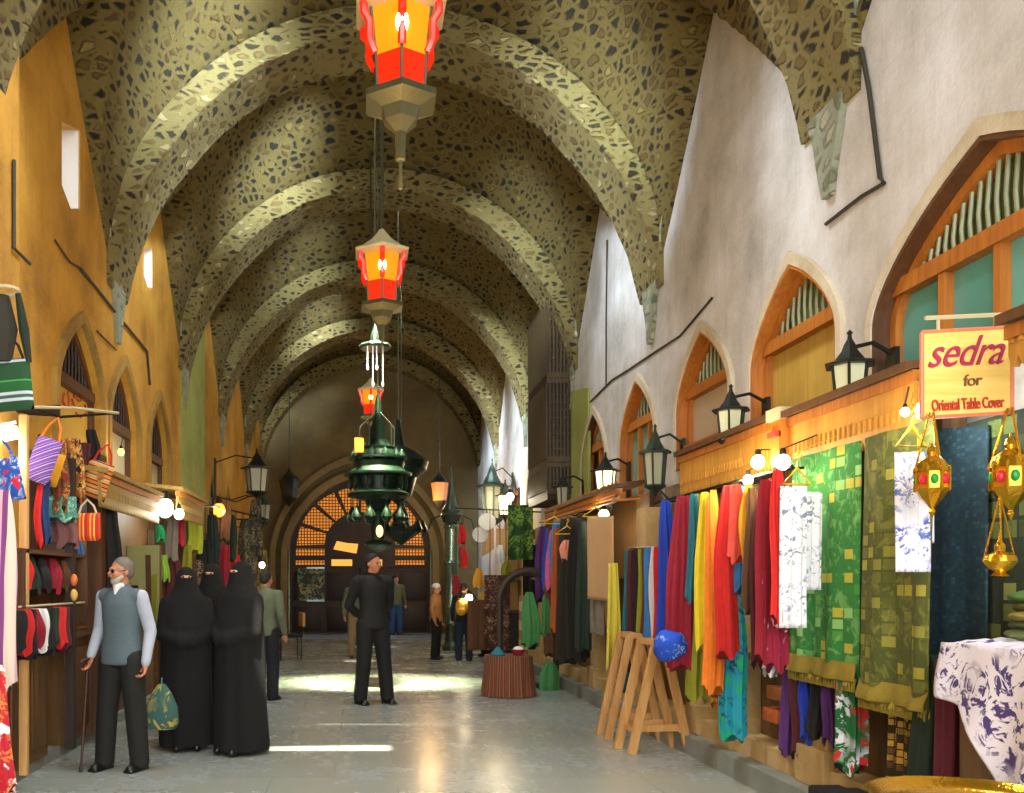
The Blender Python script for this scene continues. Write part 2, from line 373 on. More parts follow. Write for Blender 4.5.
def rib(k, y, wd=.75, th=.26):
    n = 64; rs = []
    for i in range(n+1):
        a = PI*i/n; q = .03*noise.noise(Vector((a*9, y, 0))); ri = HALF-.03-(th-.03)*min(1, math.sin(a)*1.6)**.8+q*math.sin(a); ro = HALF+.06
        zr = 2.98/HALF
        f = lambda r: (XC-r*math.cos(a), ZS+r*zr*math.sin(a))
        xi, zi = f(ri); xo, zo = f(ro); q2 = .03*noise.noise(Vector((a*11, y+3, 0)))
        rs.append([Vector((xi, y-wd/2+q2, zi)), Vector((xi, y+wd/2+q2, zi)), Vector((xo, y+wd/2, zo)), Vector((xo, y-wd/2, zo))])
    # taper the feet into the wall
    me = MB().rings(rs); o = me.build('trim_%d' % k, m_rib, smooth=50, origin=(0,0,0)); struct(o, 'rubble rib arch across the vault')
    ul = o.data.uv_layers.new(name='UVMap')
    for p in o.data.polygons:
        for li in p.loop_indices:
            v = o.data.vertices[o.data.loops[li].vertex_index].co; a = math.atan2(v.z-ZS, v.x-XC); rr = math.hypot(v.x-XC, v.z-ZS)
            ul.data[li].uv = (3*a, v.y+rr)
for k, y in enumerate(YRIB[1:]+[YEND-.15]): rib(3+k, y)
# triangular rubble springers running down the walls below each rib
def springer(k, x, sgn, y, zt=5.6, zb=4.2):
    n = 10; pts = []
    L = []; Rr = []
    for i in range(n+1):
        z = zb+(zt-zb)*i/n; wd = .05+.45*(i/n)**1.1; q = .03*noise.noise(Vector((z*4, y, x)))
        L.append((x, y-wd+q, z)); Rr.append((x, y+wd+q, z))
    o = MB().prism(L+list(reversed(Rr)), (-sgn*.05, 0, 0)).build('trim_%d' % k, m_spring, smooth=0, origin=(0,0,0)); struct(o, 'rubble springer on the wall')
    ul = o.data.uv_layers.new(name='UVMap')
    for lp in o.data.loops:
        v = o.data.vertices[lp.vertex_index].co; ul.data[lp.index].uv = (v.y, v.z)
k = 20
for y in YRIB[1:]:
    springer(k, XR, 1, y); springer(k+1, XL, -1, y); k += 2
# light wells above the unseen roof openings
for j, (x0, x1, y0, y1) in enumerate(HOLES):
    b = MB(); z0 = zvault(0, y0)-.04
    for a, c in (((x0-.1, y0-.1), (x0, y1+.1)), ((x1, y0-.1), (x1+.1, y1+.1)), ((x0-.1, y0-.1), (x1+.1, y0)), ((x0-.1, y1), (x1+.1, y1+.1))):
        b.box((a[0], a[1], z0-.02), (c[0], c[1], z0+.2))
    struct(b.build('trim_%d' % (60+j), m_step, smooth=0), 'rim of an unseen roof opening in the vault')
# ------------------------------------------------------------------ end wall and gate
YW = YEND
gx, gr, gsp, gap = XC-.27, 2.02, 2.2, 4.55
gx = 0.0
def pa(cx, half, zs, za, y, n=12): return [(px_, y, z) for px_, z in arch_pts(cx, half, zs, za, n, .85)]
ap = pa(gx, 2.02, 2.2, 4.45, YW)
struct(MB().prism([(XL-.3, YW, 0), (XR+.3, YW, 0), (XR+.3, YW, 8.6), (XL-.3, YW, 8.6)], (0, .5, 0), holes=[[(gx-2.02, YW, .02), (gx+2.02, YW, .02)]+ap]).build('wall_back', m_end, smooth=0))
struct(MB().box((XL, YW+1.2, -.1), (XR, YW+1.3, 6)).build('wall_beyond_gate', m_dark, smooth=0))
m_mould = plain('moulded_stone', '7a6a3e', .6, 0, .3, 6, .3)
def arch_band(r0, a0, r1, a1, y, dep, name, mat):
    o1 = arch_pts(gx, r1, 2.2, a1, 14, .85); i1 = arch_pts(gx, r0, 2.2, a0, 14, .85)
    pts = [(gx+r1, 0)]+o1+[(gx-r1, 0)]+[(gx-r0, 0)]+list(reversed(i1))+[(gx+r0, 0)]
    return MB().prism([(x, y, z) for x, z in pts], (0, -dep, 0)).build(name, mat, smooth=0)
struct(arch_band(2.02, 4.45, 2.2, 4.68, YW, .22, 'trim_70', m_mould)); struct(arch_band(2.36, 4.9, 2.52, 5.1, YW, .14, 'trim_71', m_mould))
gate = thing('wooden_gate', 'dark brown wooden gate filling the arch at the far end of the hall', 'gate', (gx, YW+.1, 0))
m_gw = wood('gate_wood', '1c0f08', '3a2213'); m_gr = wood('gate_frame_wood', '120b06', '2a1a0e')
for sx in (-1, 1):
    x0, x1 = sx*.03, sx*2.0
    d_ = MB().box((x0, YW+.2, .03), (x1, YW+.28, 1.95)).build('door_leaf', m_gw, gate)
    b = MB()
    for q in range(2):
        a0 = x0+(x1-x0)*(.06+.48*q); a1 = x0+(x1-x0)*(.46+.48*q)
        for z0, z1 in ((.15, .85), (1.0, 1.82)): b.box((a0, YW+.155, z0), (a1, YW+.205, z1), bev=.02)
    b.build('raised_panel', m_gr, d_)
MB().box((-2.02, YW+.1, 1.95), (2.02, YW+.3, 2.22)).build('lintel', m_gr, gate)
# perforated fan
t = NT('lit_lattice', .6); v = t.mapv()
sx_ = t.n('ShaderNodeSeparateXYZ'); t.l(v, sx_.inputs[0])
aa = t.math('PINGPONG', t.math('MULTIPLY', sx_.outputs[0], 11.5), .5); bb = t.math('PINGPONG', t.math('MULTIPLY', sx_.outputs[2], 11.5), .5)
k_ = t.math('MULTIPLY', t.math('GREATER_THAN', aa, .14), t.math('GREATER_THAN', bb, .14))
t.base(t.mix(k_, '3a1c08', 'd08a30')); t.b.inputs['Emission Color'].default_value = lin('ff9a30'); t.l(t.math('MULTIPLY', k_, .42), t.b.inputs['Emission Strength']); m_lat = t.m
fan = MB().prism([(x, YW+.16, z) for x, z in [(gx+2.0, 2.2)]+arch_pts(gx, 2.0, 2.2, 4.43, 12, .85)+[(gx-2.0, 2.2)]], (0, .05, 0)).build('fanlight', m_gr, gate, smooth=0)
for i in range(8):
    a0 = PI*(i+.09)/8; a1 = PI*(i+.91)/8; pts = []
    for q in range(5):
        a = a0+(a1-a0)*q/4; pts.append((1.0*math.cos(a), YW+.155, 2.55+.95*math.sin(a)))
    for q in range(5):
        a = a1+(a0-a1)*q/4; rr = 1.78; pts.append((rr*math.cos(a), YW+.155, 2.5+1.66*math.sin(a)*1.02))
    MB().prism(pts, (0, -.02, 0)).build('lattice_panel', m_lat, fan, smooth=0, world=True)
for sx in (-1, 1):
    MB().box((sx*1.0, YW+.135, 2.28), (sx*1.8, YW+.155, 2.46)).build('lattice_panel', m_lat, fan)
    MB().box((sx*1.0, YW+.05, 2.0), (sx*1.8, YW+.1, 2.13)).build('lattice_strip', m_lat, gate)
mlit = plain('lit_glass', 'd89a40', .4, emit='ffb347', es=.7)
MB().box((-.8, YW+.05, 1.98), (-.22, YW+.1, 2.16)).build('lit_pane', mlit, gate); MB().box((.2, YW+.05, 1.98), (.62, YW+.1, 2.16)).build('lit_pane', mlit, gate)
pts = [(.9*math.cos(PI*q/12), YW+.155, 2.28+.95*math.sin(PI*q/12)) for q in range(13)]
MB().prism(pts, (0, -.03, 0)).build('tympanum', m_gw, fan, smooth=0)
b = MB(); b.prism([(-.75, YW+.12, 2.45), (-.1, YW+.12, 2.33), (-.05, YW+.12, 2.6), (-.35, YW+.12, 2.62), (-.65, YW+.12, 2.68)], (0, -.02, 0)); b.ball((.55, YW+.11, 2.8), (.1, .02, .2)); b.build('lit_ornament', mlit, fan)
MB().box((-1.75, YW+.11, 1.0), (-1.0, YW+.15, 1.92)).build('notice_board', printed('notice_print', '2f3f38', '7fa090', 7, .5, .55, 'a08a50'), gate)
b = MB()
for z in (.98, 1.9): b.box((-1.5, YW+.09, z), (-1.0, YW+.12, z+.05))
b.build('notice_rail', plain('pale_metal', '9aa8a8', .3, .6), gate)
for sx in (-1, 1):
    b = MB(); b.lathe([(.06, 0), (.06, .1), (.035, .15), (.035, 2.9), (.06, 2.95), (.05, 3.1), (.02, 3.2)], (sx*1.98+.0, YW-.1, 0), 12)
    tag(b.build('gate_column', plain('polished_column', '8c9a84', .25, .6)), 'slim polished column at the %s side of the far gate' % ('left' if sx < 0 else 'right'), 'column', 'slim columns beside the gate')
struct(MB().box((XL, YW-1.2, 0), (XR, YW, .1)).build('trim_80', plain('blue_grey_step', '6f7f92', .5, 0, .2), smooth=0), 'blue-grey step in front of the far gate')

# ------------------------------------------------------------------ arched windows in the side walls
m_or = wood('orange_wood', '8a4d16', 'c47a2a'); m_br = wood('brown_wood', '3c2411', '664020'); m_yel = wood('yellow_board', '9a7a2c', 'c4a248', sc=.6)
m_dk = wood('dark_wood', '1d130b', '38261a'); m_pal = wood('pale_timber', 'b07c40', 'd8a868')
m_iron = plain('dark_iron', '23261f', .45, .7, .3); m_bars = plain('grey_green_bars', '8c9474', .5, .2, .3)
m_glassg = plain('green_glass', '5c9a90', .15, 0, .25, 1.5, 0); m_blind = plain('beige_blind', 'b5a48c', .8, 0, .08, 3, 0)
m_glassd = plain('dark_glass', '1a1c18', .1, 0, .3, 2, 0); m_cream = plain('cream_panel', 'c0b48c', .6, 0, .1, 3, 0)
def window(n, side, spec, fill, bars=12, panes=3, zt=3.42, frame=m_or, sill=None, label=None, barmat=m_bars, dark=False):
    yc, h, z0, zs, za = spec; x = (XR+.07) if side > 0 else (XL-.07); s = side
    root = bpy.data.objects.new('window_%d' % n, None); C.objects.link(root); root.location = (x, yc, z0); root['kind'] = 'structure'
    if label: root['label'] = label
    # frame following the arch
    o = [(yc-h, z0), (yc+h, z0)]+arch_pts(yc, h, zs, za); hi = h-.085; i = [(yc-hi, z0+.08), (yc+hi, z0+.08)]+arch_pts(yc, hi, zs, za-.1)
    MB().prism([(x, y, z) for y, z in o], (s*.09, 0, 0), holes=[[(x, y, z) for y, z in i]]).build('window_frame', frame, root, smooth=0)
    MB().box((x-s*.03, yc-hi, zt-.05), (x+s*.07, yc+hi, zt+.05)).build('transom', frame, root, smooth=0)
    # bars in the head of the arch
    ap = arch_pts(yc, hi, zs, za-.1, 20)
    def top(y):
        return max([zt]+[z for (ya, za_), (yb, zb_) in zip(ap, ap[1:]) if min(ya, yb)-1e-6 <= y <= max(ya, yb)+1e-6 for z in [za_+(zb_-za_)*((y-ya)/(yb-ya) if abs(yb-ya) > 1e-6 else 0)]])
    b = MB()
    for q in range(bars):
        y = yc-hi+2*hi*(q+.5)/bars; b.tube([(x+s*.03, y, zt), (x+s*.03, y+.02, (zt+top(y))/2), (x+s*.03, y, top(y))], .013, 6)
    b.build('bar_screen', barmat, root)
    MB().prism([(x+s*.1, y, z) for y, z in [(yc-h, zt), (yc+h, zt)]+[p for p in arch_pts(yc, h, zs, za) if p[1] > zt]], (s*.03, 0, 0)).build('head_panel', m_glassd if dark else plain('head_backing', '5f6a42', .7, 0, .4, 3), root, smooth=0)
    if panes:
        g = MB().box((x+s*.05, yc-hi, z0+.08), (x+s*.07, yc+hi, zt-.05)).build('pane', fill, root, smooth=0)
        for q in range(1, panes):
            y = yc-hi+2*hi*q/panes; MB().box((x-s*.01, y-.025, z0+.08), (x+s*.08, y+.025, zt-.05)).build('mullion', frame, root, smooth=0)
    if sill: MB().box((x-s*.1, yc-h, sill-.05), (x+s*.08, yc+h, sill+.04)).build('sill', frame, root, smooth=0)
    return root
window(1, 1, WR[0], m_glassg, 26, 4, zt=3.34, label='wide arched window with green panes and orange mullions')
window(2, 1, WR[1], m_yel, 13, 1, label='arched window closed by a yellowish board')
window(3, 1, WR[2], m_blind, 12, 1, sill=2.84, label='arched window with a beige blind')
window(4, 1, WR[3], m_glassg, 10, 3, sill=2.5, label='tall narrow arched window with mullions', dark=True)
window(5, 1, WR[4], m_br, 9, 2, label='tall narrow arched window in orange wood')
window(6, 1, WR[5], m_br, 7, 2); window(7, 1, WR[6], m_cream, 7, 1); window(8, 1, WR[7], m_br, 7, 1)
window(9, -1, WL[0], plain('yellow_sign_board', 'cfa63a', .6, 0, .08, 2, 0), 12, 1, zt=3.44, frame=m_br, barmat=m_dk, dark=True, label='arched opening with a dark head over a yellow board')
window(10, -1, WL[1], m_cream, 10, 1, zt=3.3, frame=m_br, barmat=m_dk, dark=True); window(11, -1, WL[2], m_cream, 8, 1, zt=3.2, frame=m_br, barmat=m_dk, dark=True)
window(12, -1, WL[3], m_br, 6, 1, zt=2.9, frame=m_dk, dark=True); window(13, -1, WL[4], m_br, 6, 1, zt=2.9, frame=m_dk, dark=True)
# stone mouldings round the right windows
m_mw = plaster('pale_moulding', 'a89a7a', 'c8bda4', 'd6cfc0', '9a7c44', streak=False)
for q, (yc, h, z0, zs, za) in enumerate(WR[:5]):
    o = arch_pts(yc, h+.07, zs, za+.1, 14); i = arch_pts(yc, h, zs, za, 14)
    pts = [(yc+h+.07, z0)]+o+[(yc-h-.07, z0), (yc-h, z0)]+list(reversed(i))+[(yc+h, z0)]
    struct(MB().prism([(XR, y, z) for y, z in pts], (-.04, 0, 0)).build('trim_%d' % (90+q), m_mw, smooth=0))
    i2 = arch_pts(yc, h-.03, zs, za-.03, 14); i3 = arch_pts(yc, h, zs, za, 14)
    struct(MB().prism([(XR-.03, y, z) for y, z in [(yc+h, z0)]+i3+[(yc-h, z0), (yc-h+.03, z0)]+list(reversed(i2))+[(yc+h-.03, z0)]], (.1, 0, 0)).build('trim_%d' % (150+q), m_br if q in (0, 4) else m_or, smooth=0))
m_ml = plaster('ochre_moulding', '7a5f26', 'a07c34', 'b8924a', '5c4519', streak=False)
for q, (yc, h, z0, zs, za) in enumerate(WL[:3]):
    o = arch_pts(yc, h+.1, zs, za+.12, 14); i = arch_pts(yc, h, zs, za, 14)
    pts = [(yc+h+.07, z0)]+o+[(yc-h-.07, z0), (yc-h, z0)]+list(reversed(i))+[(yc+h, z0)]
    struct(MB().prism([(XL, y, z) for y, z in pts], (.05, 0, 0)).build('trim_%d' % (96+q), m_ml, smooth=0))
# red lettering on the yellow board of the left arch (brush strokes as painted)
m_red = plain('red_paint', 'b8381c', .6, 0, .1, 3, 0); m_mag = plain('magenta_paint', 'a81e4e', .6, 0, .1, 3, 0)
b = MB(); xs = XL-.1
for st in ([(64,388),(63,396),(66,404)], [(68,386),(69,396),(68,404)], [(72,394),(75,402),(80,402)], [(74,390),(79,396),(83,394)], [(76,408),(81,412),(86,408)], [(85,400),(87,406)]):
    b.tube([W(p[0], p[1]+5, xs) for p in st], .011, 6)
bd = b.build('painted_lettering', m_red, bpy.data.objects['window_9']);
# greenish light further down the left wall, put into a panel's colour, cracks and cables
m_gp = plaster('greenish_plaster', '7c8440', '929a4c', 'a0a45e', '6a6a30', streak=False)
a = W(182, 400, XL+.03); b_ = W(205, 400, XL+.03)
struct(MB().prism([(XL-.01, a.y, 2.3), (XL-.01, b_.y, 2.3), (XL-.01, b_.y, 5.95), (XL-.01, (a.y+b_.y)/2, 5.5), (XL-.01, a.y, 4.9)], (.04, 0, 0)).build('trim_100', m_gp, smooth=0), 'plaster panel coloured for greenish light on the left wall')
a = W(560, 400, XR-.03); b_ = W(588, 400, XR-.03)
struct(MB().prism([(XR+.01, a.y, 2.6), (XR+.01, b_.y, 2.6), (XR+.01, b_.y, 4.3), (XR+.01, a.y, 4.6)], (-.04, 0, 0)).build('trim_101', m_gp, smooth=0), 'greenish plaster strip on the right wall')
m_cab = plain('cable_black', '2e2a20', .6)
def cable(pts, X, label, r=.012):
    tag(MB().tube([W(p[0], p[1], X) for p in pts], r, 6).build('wall_cable_or_shadow_line', m_cab), label, 'cable')
cable([(861,48),(869,90),(880,178),(884,183),(862,196),(826,224)], XR-.02, 'thin dark cable running down and back along the pale wall beside the big arch', .014)
cable([(712,298),(680,336),(655,352)], XR-.015, 'short cable sloping over the pale wall left of the third arch')
cable([(607,240),(606,330),(606,385)], XR-.015, 'thin dark tube drawn for a vertical shadow line above the narrow arches', .01)  # dark tube put in for a thin shadow line on the wall
cable([(655,352),(628,370),(612,380),(590,402)], XR-.015, 'cable drooping over the tops of the narrow arches on the right')
cable([(80,268),(98,290),(120,318),(147,351),(150,385)], XL+.02, 'dark cable slanting down the ochre wall', .016)
cable([(14,160),(14,248),(30,264)], XL+.14, 'cable running down the near ochre pilaster', .014)
cable([(97,331),(116,350)], XL+.02, 'short cable between the first two left arches', .01)
cable([(55,240),(70,262),(80,268)], XL+.02, 'thin cable end above the left arches', .01)
# ------------------------------------------------------------------ right side: step, piers, shop fronts, canopies
struct(MB().box((2.86, 4.6, 0), (XR+.05, 19, .16)).build('trim_110', m_step, smooth=0), 'stone step along the right shops')
struct(MB().box((3.0, 4.6, .16), (XR+.05, 19, .3)).build('trim_111', m_stone, smooth=0))
piers = [(5.95, .32), (7.35, .2), (8.05, .22), (9.62, .3), (11.6, .3), (13.5, .3), (15.0, .3), (16.6, .3), (18.4, .3)]
for q, (yy, wd) in enumerate(piers):
    b = MB().box((3.0, yy-wd/2, .16), (XR+.02, yy+wd/2, 2.3), bev=.01).box((2.96, yy-wd/2-.03, .16), (XR+.02, yy+wd/2+.03, .42), bev=.01)
    struct(b.build('trim_%d' % (120+q), m_stone, smooth=0), 'stone pier between shops')
ys_ = [4.7]+[p[0] for p in piers]
mb = wood('shop_front_wood', '4a331b', '7a5a34')
for q in range(len(ys_)-1):
    y0, y1 = ys_[q]+.17, ys_[q+1]-.17
    r_ = thing('display_cabinet', ['wooden shop front behind the hanging rugs', 'wooden shop front behind the red and orange boxes', 'wooden shop front beside the bright scarves', 'wooden shop front behind the trestles', 'wooden shop front behind the row of narrow scarves', 'wooden shop front behind the fur pelts', 'wooden shop front past the fur pelts', 'wooden shop front near the striped table', 'wooden shop front furthest down the right side'][q], 'shop front', (3.2, (y0+y1)/2, .3))
    MB().box((3.2, y0, .3), (3.28, y1, 2.5)).build('back_panel', mb, r_, smooth=0)
    MB().box((3.06, y0, .9), (3.2, y1, .95)).build('shelf', mb, r_, smooth=0); MB().box((3.06, y0, 1.55), (3.2, y1, 1.6)).build('shelf', mb, r_, smooth=0)
    MB().box((3.15, y0, .3), (3.2, y0+.07, 2.5)).build('post', m_br, r_, smooth=0)
def canopy(label, X, y0, y1, zt, zb, mat, teeth=True, depth=.35, side=1, n=None, roofmat=m_br):
    c = thing('canopy', label, 'canopy', (X, (y0+y1)/2, zb), 0)
    MB().prism([(X-side*.06, y0, zt), (X+side*depth, y0, zt+.06), (X+side*depth, y0, zt+.1), (X-side*.06, y0, zt+.045)], (0, y1-y0, 0)).build('roof_board', roofmat, c, smooth=0)
    MB().box((X-side*.02, y0, zt-.06), (X+side*.04, y1, zt)).build('top_rail', m_or, c, smooth=0)
    n = n or int((y1-y0)/.055); pts = [(X, y0, zt-.05), (X, y1, zt-.05)]; dy = (y1-y0)/n
    for q in range(n):
        y = y1-q*dy; pts += [(X, y, zb+.05), (X, y-dy*.25, zb+.02), (X, y-dy*.5, zb), (X, y-dy*.75, zb+.02)] if teeth else [(X, y, zb)]
    pts.append((X, y0, zb+.05)); b = MB().prism(pts, (side*.03, 0, 0))
    for q in range(n):
        y = y0+dy*(q+.5); b.box((X-side*.012, y-dy*.18, zb+.1), (X+side*.005, y+dy*.18, zb+.17), 0)
    b.build('carved_valance', mat, c, smooth=0)
    return c
m_val = wood('valance_wood', 'a0661e', 'd09a3a', sc=.8); m_val2 = wood('valance_wood_dull', '7c6024', 'a58840', sc=.8)
canopy('long carved wooden canopy above the green rugs', 2.92, 4.72, 6.12, 2.62, 2.27, m_val)
canopy('lit wooden canopy above the red scarves, set behind the green rugs', 2.95, 6.3, 8.3, 2.66, 2.3, m_val)
canopy('nearest canopy at the right edge, above the brass lanterns', 2.78, 3.3, 3.86, 2.6, 2.42, m_val)
canopy('short lit canopy over the fur and beige cloths', 2.8, 9.75, 13.4, 2.53, 2.44, m_or, teeth=False, n=24)
# red and orange end bracket between the two canopies
e = thing('canopy_bracket', 'orange wooden bracket closing the gap between the two carved canopies', 'bracket', (2.9, 6.2, 2.4))
MB().box((2.86, 6.14, 2.3), (3.0, 6.26, 2.62)).build('block', plain('bright_orange_paint', 'd8741e', .5), e, smooth=0); MB().box((2.84, 6.12, 2.62), (3.25, 6.3, 2.7)).build('cap', m_cream, e, smooth=0); MB().box((2.83, 6.14, 2.5), (2.87, 6.26, 2.54)).build('red_strip', m_red, e, smooth=0)
# mashrabiya screen
bx = thing('lattice_bay', 'tall dark wooden lattice bay fixed high on the right wall', 'lattice bay', (3.1, 14.9, 2.8))
mlt = wood('lattice_wood', '2e2410', '564420')
MB().box((2.92, 14.0, 2.8), (XR, 15.6, 5.95)).build('carcass', m_dk, bx, smooth=0)
for z0, z1 in ((2.95, 3.3), (3.45, 4.6), (4.75, 5.85)):
    fr = MB().box((2.9, 13.95, z0-.07), (XR, 14.0, z0)).box((2.9, 13.95, z1), (XR, 14.0, z1+.07)).build('rail', mlt, bx, smooth=0)
    b = MB()
    for q in range(7): b.box((2.93+q*.055, 13.94, z0), (2.955+q*.055, 13.98, z1))
    for q in range(int((z1-z0)/.12)): b.box((2.92, 13.95, z0+q*.12), (XR-.02, 13.975, z0+q*.12+.025))
    b.build('lattice', mlt, bx, smooth=0)
    b = MB()
    for q in range(22): b.box((2.89, 14.0+q*.07, z0), (2.915, 14.03+q*.07, z1))
    b.build('side_lattice', mlt, bx, smooth=0)
# ------------------------------------------------------------------ wall lanterns
m_lg = plain('lantern_green_metal', '3c4a40', .4, .6, .3); m_lk = plain('lantern_dark_metal', '2c2f2a', .4, .6, .3)
def lglass(nm, col, e): return plain(nm, col, .2, 0, .1, 4, 0, emit=col, es=e)
def wall_lantern(label, x, y, z0, H=.72, Wd=.24, metal=m_lk, glass=None, wallx=XR, n=6):
    t_ = thing('wall_lantern', label, 'lantern', (x, y, z0)); r = Wd/2; b = MB()
    c = (x, y, z0)
    MB().lathe([(.005, 0), (.03, .05*H/.7), (r*.35, .1*H), (r*.8, .15*H), (r*.85, .18*H)], c, n).build('base', metal, t_, smooth=20)
    MB().lathe([(r*.62, .18*H), (r*.82, .6*H)], c, n).build('glass', glass or lglass('dim_glass', 'a8a890', .0), t_, smooth=20)
    b = MB()
    for q in range(n):
        a = 2*PI*q/n; b.tube([(x+r*.66*math.cos(a), y+r*.66*math.sin(a), z0+.17*H), (x+r*.86*math.cos(a), y+r*.86*math.sin(a), z0+.61*H)], .009*H/.7+.002, 5)
    b.build('glazing_bars', metal, t_)
    MB().lathe([(r*1.22, .6*H), (r*1.25, .625*H), (r*.75, .66*H), (r*.62, .7*H), (r*.42, .76*H), (r*.28, .84*H), (r*.12, .9*H), (.012, .95*H), (.02, .965*H), (.004, H)], c, n).build('roof', metal, t_, smooth=20)
    s = 1 if wallx > x else -1
    b = MB().tube([(wallx, y, z0+.72*H), ((wallx+x)/2, y, z0+.86*H), (x, y, z0+.8*H)], .014, 6).tube([(wallx, y, z0+.1*H), ((wallx+x)/2, y, z0-.02), (x+s*r*.4, y, z0+.1*H)], .012, 6)
    b.box((wallx-s*.03, y-.05, z0+.02*H), (wallx, y+.05, z0+.8*H)); b.build('bracket', metal, t_)
    return t_
lit = lglass('lit_glass_warm', 'fff0b8', 1.6)
wall_lantern('grey lantern on the pier beside the wide green-paned window', 3.02, 5.55, 2.5, .56, .25, m_lk, lglass('clear_glass', 'c8cca8', .15))
wall_lantern('grey lantern above the lit canopy, right of the beige blind', 3.0, 7.28, 2.55, .56, .25, m_lk, lglass('clear_glass', 'c8cca8', .15))
wall_lantern('dark green lantern in front of the tall narrow arched window', 3.0, 9.15, 2.36, .76, .27, m_lg)
wall_lantern('brightly lit white lantern over the beige cloths', 3.0, 11.0, 2.5, .6, .3, m_lk, lit)
wall_lantern('small dark lantern below the tall lattice bay', 2.98, 13.2, 2.5, .66, .24, m_lk)
wall_lantern('lit lantern past the lattice bay', 3.0, 18.6, 2.75, .9, .34, m_lk, lit)
wall_lantern('tall green pagoda shaped lantern above the far right stall', 2.85, 19.4, 2.6, 1.6, .55, m_lg, None, XR, 8)
wall_lantern('large dark lantern on a long bracket at the far left', -1.95, 17.0, 3.05, 1.0, .5, m_lk, None, XL)
wall_lantern('dark green lantern lower on the far left wall', -2.05, 18.9, 2.65, .8, .4, m_lg, None, XL)
def hung(label, x, y, z0, H, Wd, metal, glass, top):
    t_ = thing('hanging_lantern', label, 'lantern', (x, y, z0)); r = Wd/2; c = (x, y, z0)
    MB().lathe([(.01, 0), (r*.5, .12*H), (r*.8, .22*H)], c, 6).build('base', metal, t_, smooth=20)
    MB().lathe([(r*.7, .22*H), (r*.95, .68*H)], c, 6).build('glass', glass, t_, smooth=20)
    MB().lathe([(r*1.1, .68*H), (r*.7, .78*H), (r*.2, .9*H), (.01, H)], c, 6).build('roof', metal, t_, smooth=20)
    MB().tube([(x, y, z0+H*.98), (x, y, zvault(x, y)+.06)], .012, 5).build('chain', metal, t_)
hung('dark hanging lantern beside the left of the far gate', -1.72, 21.8, 3.35, .95, .5, m_lk, lglass('dim_glass', 'a8a890', .0) if False else m_glassd, 6.5)
hung('hanging lantern with one glowing bulb right of the far gate', 1.95, 22.0, 3.3, .95, .45, m_lk, plain('faint_lit_glass', '6a3a1c', .3, emit='ff9a50', es=.35), 6.5)
light('POINT', 'far_lantern_glow', (1.7, 21.7, 3.5), 70, (1, .6, .25), shadow_soft_size=.15)
light('POINT', 'far_lantern_glow', (2.75, 18.3, 3.2), 45, (1, .75, .4), shadow_soft_size=.15)
# ------------------------------------------------------------------ ceiling lanterns along the axis
m_amb = plain('amber_glass', 'c86410', .25, 0, .25, 5, 0, emit='ff7808', es=.95)
m_redg = plain('red_glass', 'c8220c', .2, 0, .2, 5, 0, emit='d82008', es=.55)
m_bulb = plain('bulb_glow', 'fff6d0', .3, 0, 0, 1, 0, emit='fff2b0', es=9)
m_tin = plain('worn_tin', '4a4a34', .45, .5, .3); m_ply = plain('pale_tray', 'b8ae84', .5, .1, .2)
def lantern(label, x, y, z, s, top, roof=True, tail=.4):
    t_ = thing('ceiling_lantern', label, 'lantern', (x, y, z)); n = 6; rt = PI/6
    def sc(p): return [(r*s, h*s) for r, h in p]
    c = (x, y, z)
    MB().lathe(sc([(.0, -.36), (.03, -.35), (.035, -.2), (.10, -.14), (.12, -.08), (.22, -.045), (.22, -.01), (.17, 0)]), c, 6, rot=rt).build('base', m_tin, t_, smooth=20)
    MB().tube([(x, y, z-.3*s), (x, y, z-(.36+tail)*s)], .012*s, 6).build('pendant', m_tin, t_)
    MB().lathe(sc([(.145, 0), (.155, .19)]), c, n, rot=rt).build('red_glass', m_redg, t_, smooth=20)
    MB().lathe(sc([(.155, .19), (.185, .44)]), c, n, rot=rt).build('amber_glass', m_amb, t_, smooth=20)
    for q in range(n):
        a = rt+2*PI*q/n; ca, sa = math.cos(a), math.sin(a)
        MB().tube([(x+.15*s*ca, y+.15*s*sa, z), (x+.16*s*ca, y+.16*s*sa, z+.2*s), (x+.19*s*ca, y+.19*s*sa, z+.45*s)], .009*s, 5).build('glazing_bar', m_tin, t_)
        MB().tube([(x+.165*s*ca, y+.165*s*sa, z+.2*s), (x+.2*s*ca, y+.2*s*sa, z+.26*s), (x+.2*s*ca, y+.2*s*sa, z+.36*s), (x+.235*s*ca, y+.235*s*sa, z+.4*s), (x+.235*s*ca, y+.235*s*sa, z+.46*s)], .022*s, 6).build('red_scroll', m_redg, t_)
    MB().lathe(sc([(.2, .44), (.28, .46), (.285, .48), (.2, .52), (.1, .6), (.05, .66), (.02, .7)]), c, n, rot=rt).build('roof', m_ply if roof else m_tin, t_, smooth=20)
    MB().ball((x, y-.19*s, z+.3*s), (.036*s, .03*s, .06*s)).build('bulb', m_bulb, t_)
    MB().tube([(x, y, z+.68*s), (x, y, zvault(x, y)+.06)], .02*s, 6).build('hanging_rod', m_tin, t_)
    light('POINT', 'lantern_glow', (x, y-.1*s, z-.8*s), 42*s*s, (1, .62, .25), shadow_soft_size=.2, specular_factor=.25)
lantern('nearest and largest red and amber lantern hanging at the top of the hall', .225, 5.0, 4.2, 1.0, 8.1, tail=.15)
lantern('second red and amber lantern, with a pale roof, behind the largest one', .205, 8.45, 4.12, 1.0, 8.0, tail=.2)
lantern('small glowing orange lantern just above the green chandelier', .16, 13.4, 4.0, .78, 7.9, tail=.1)
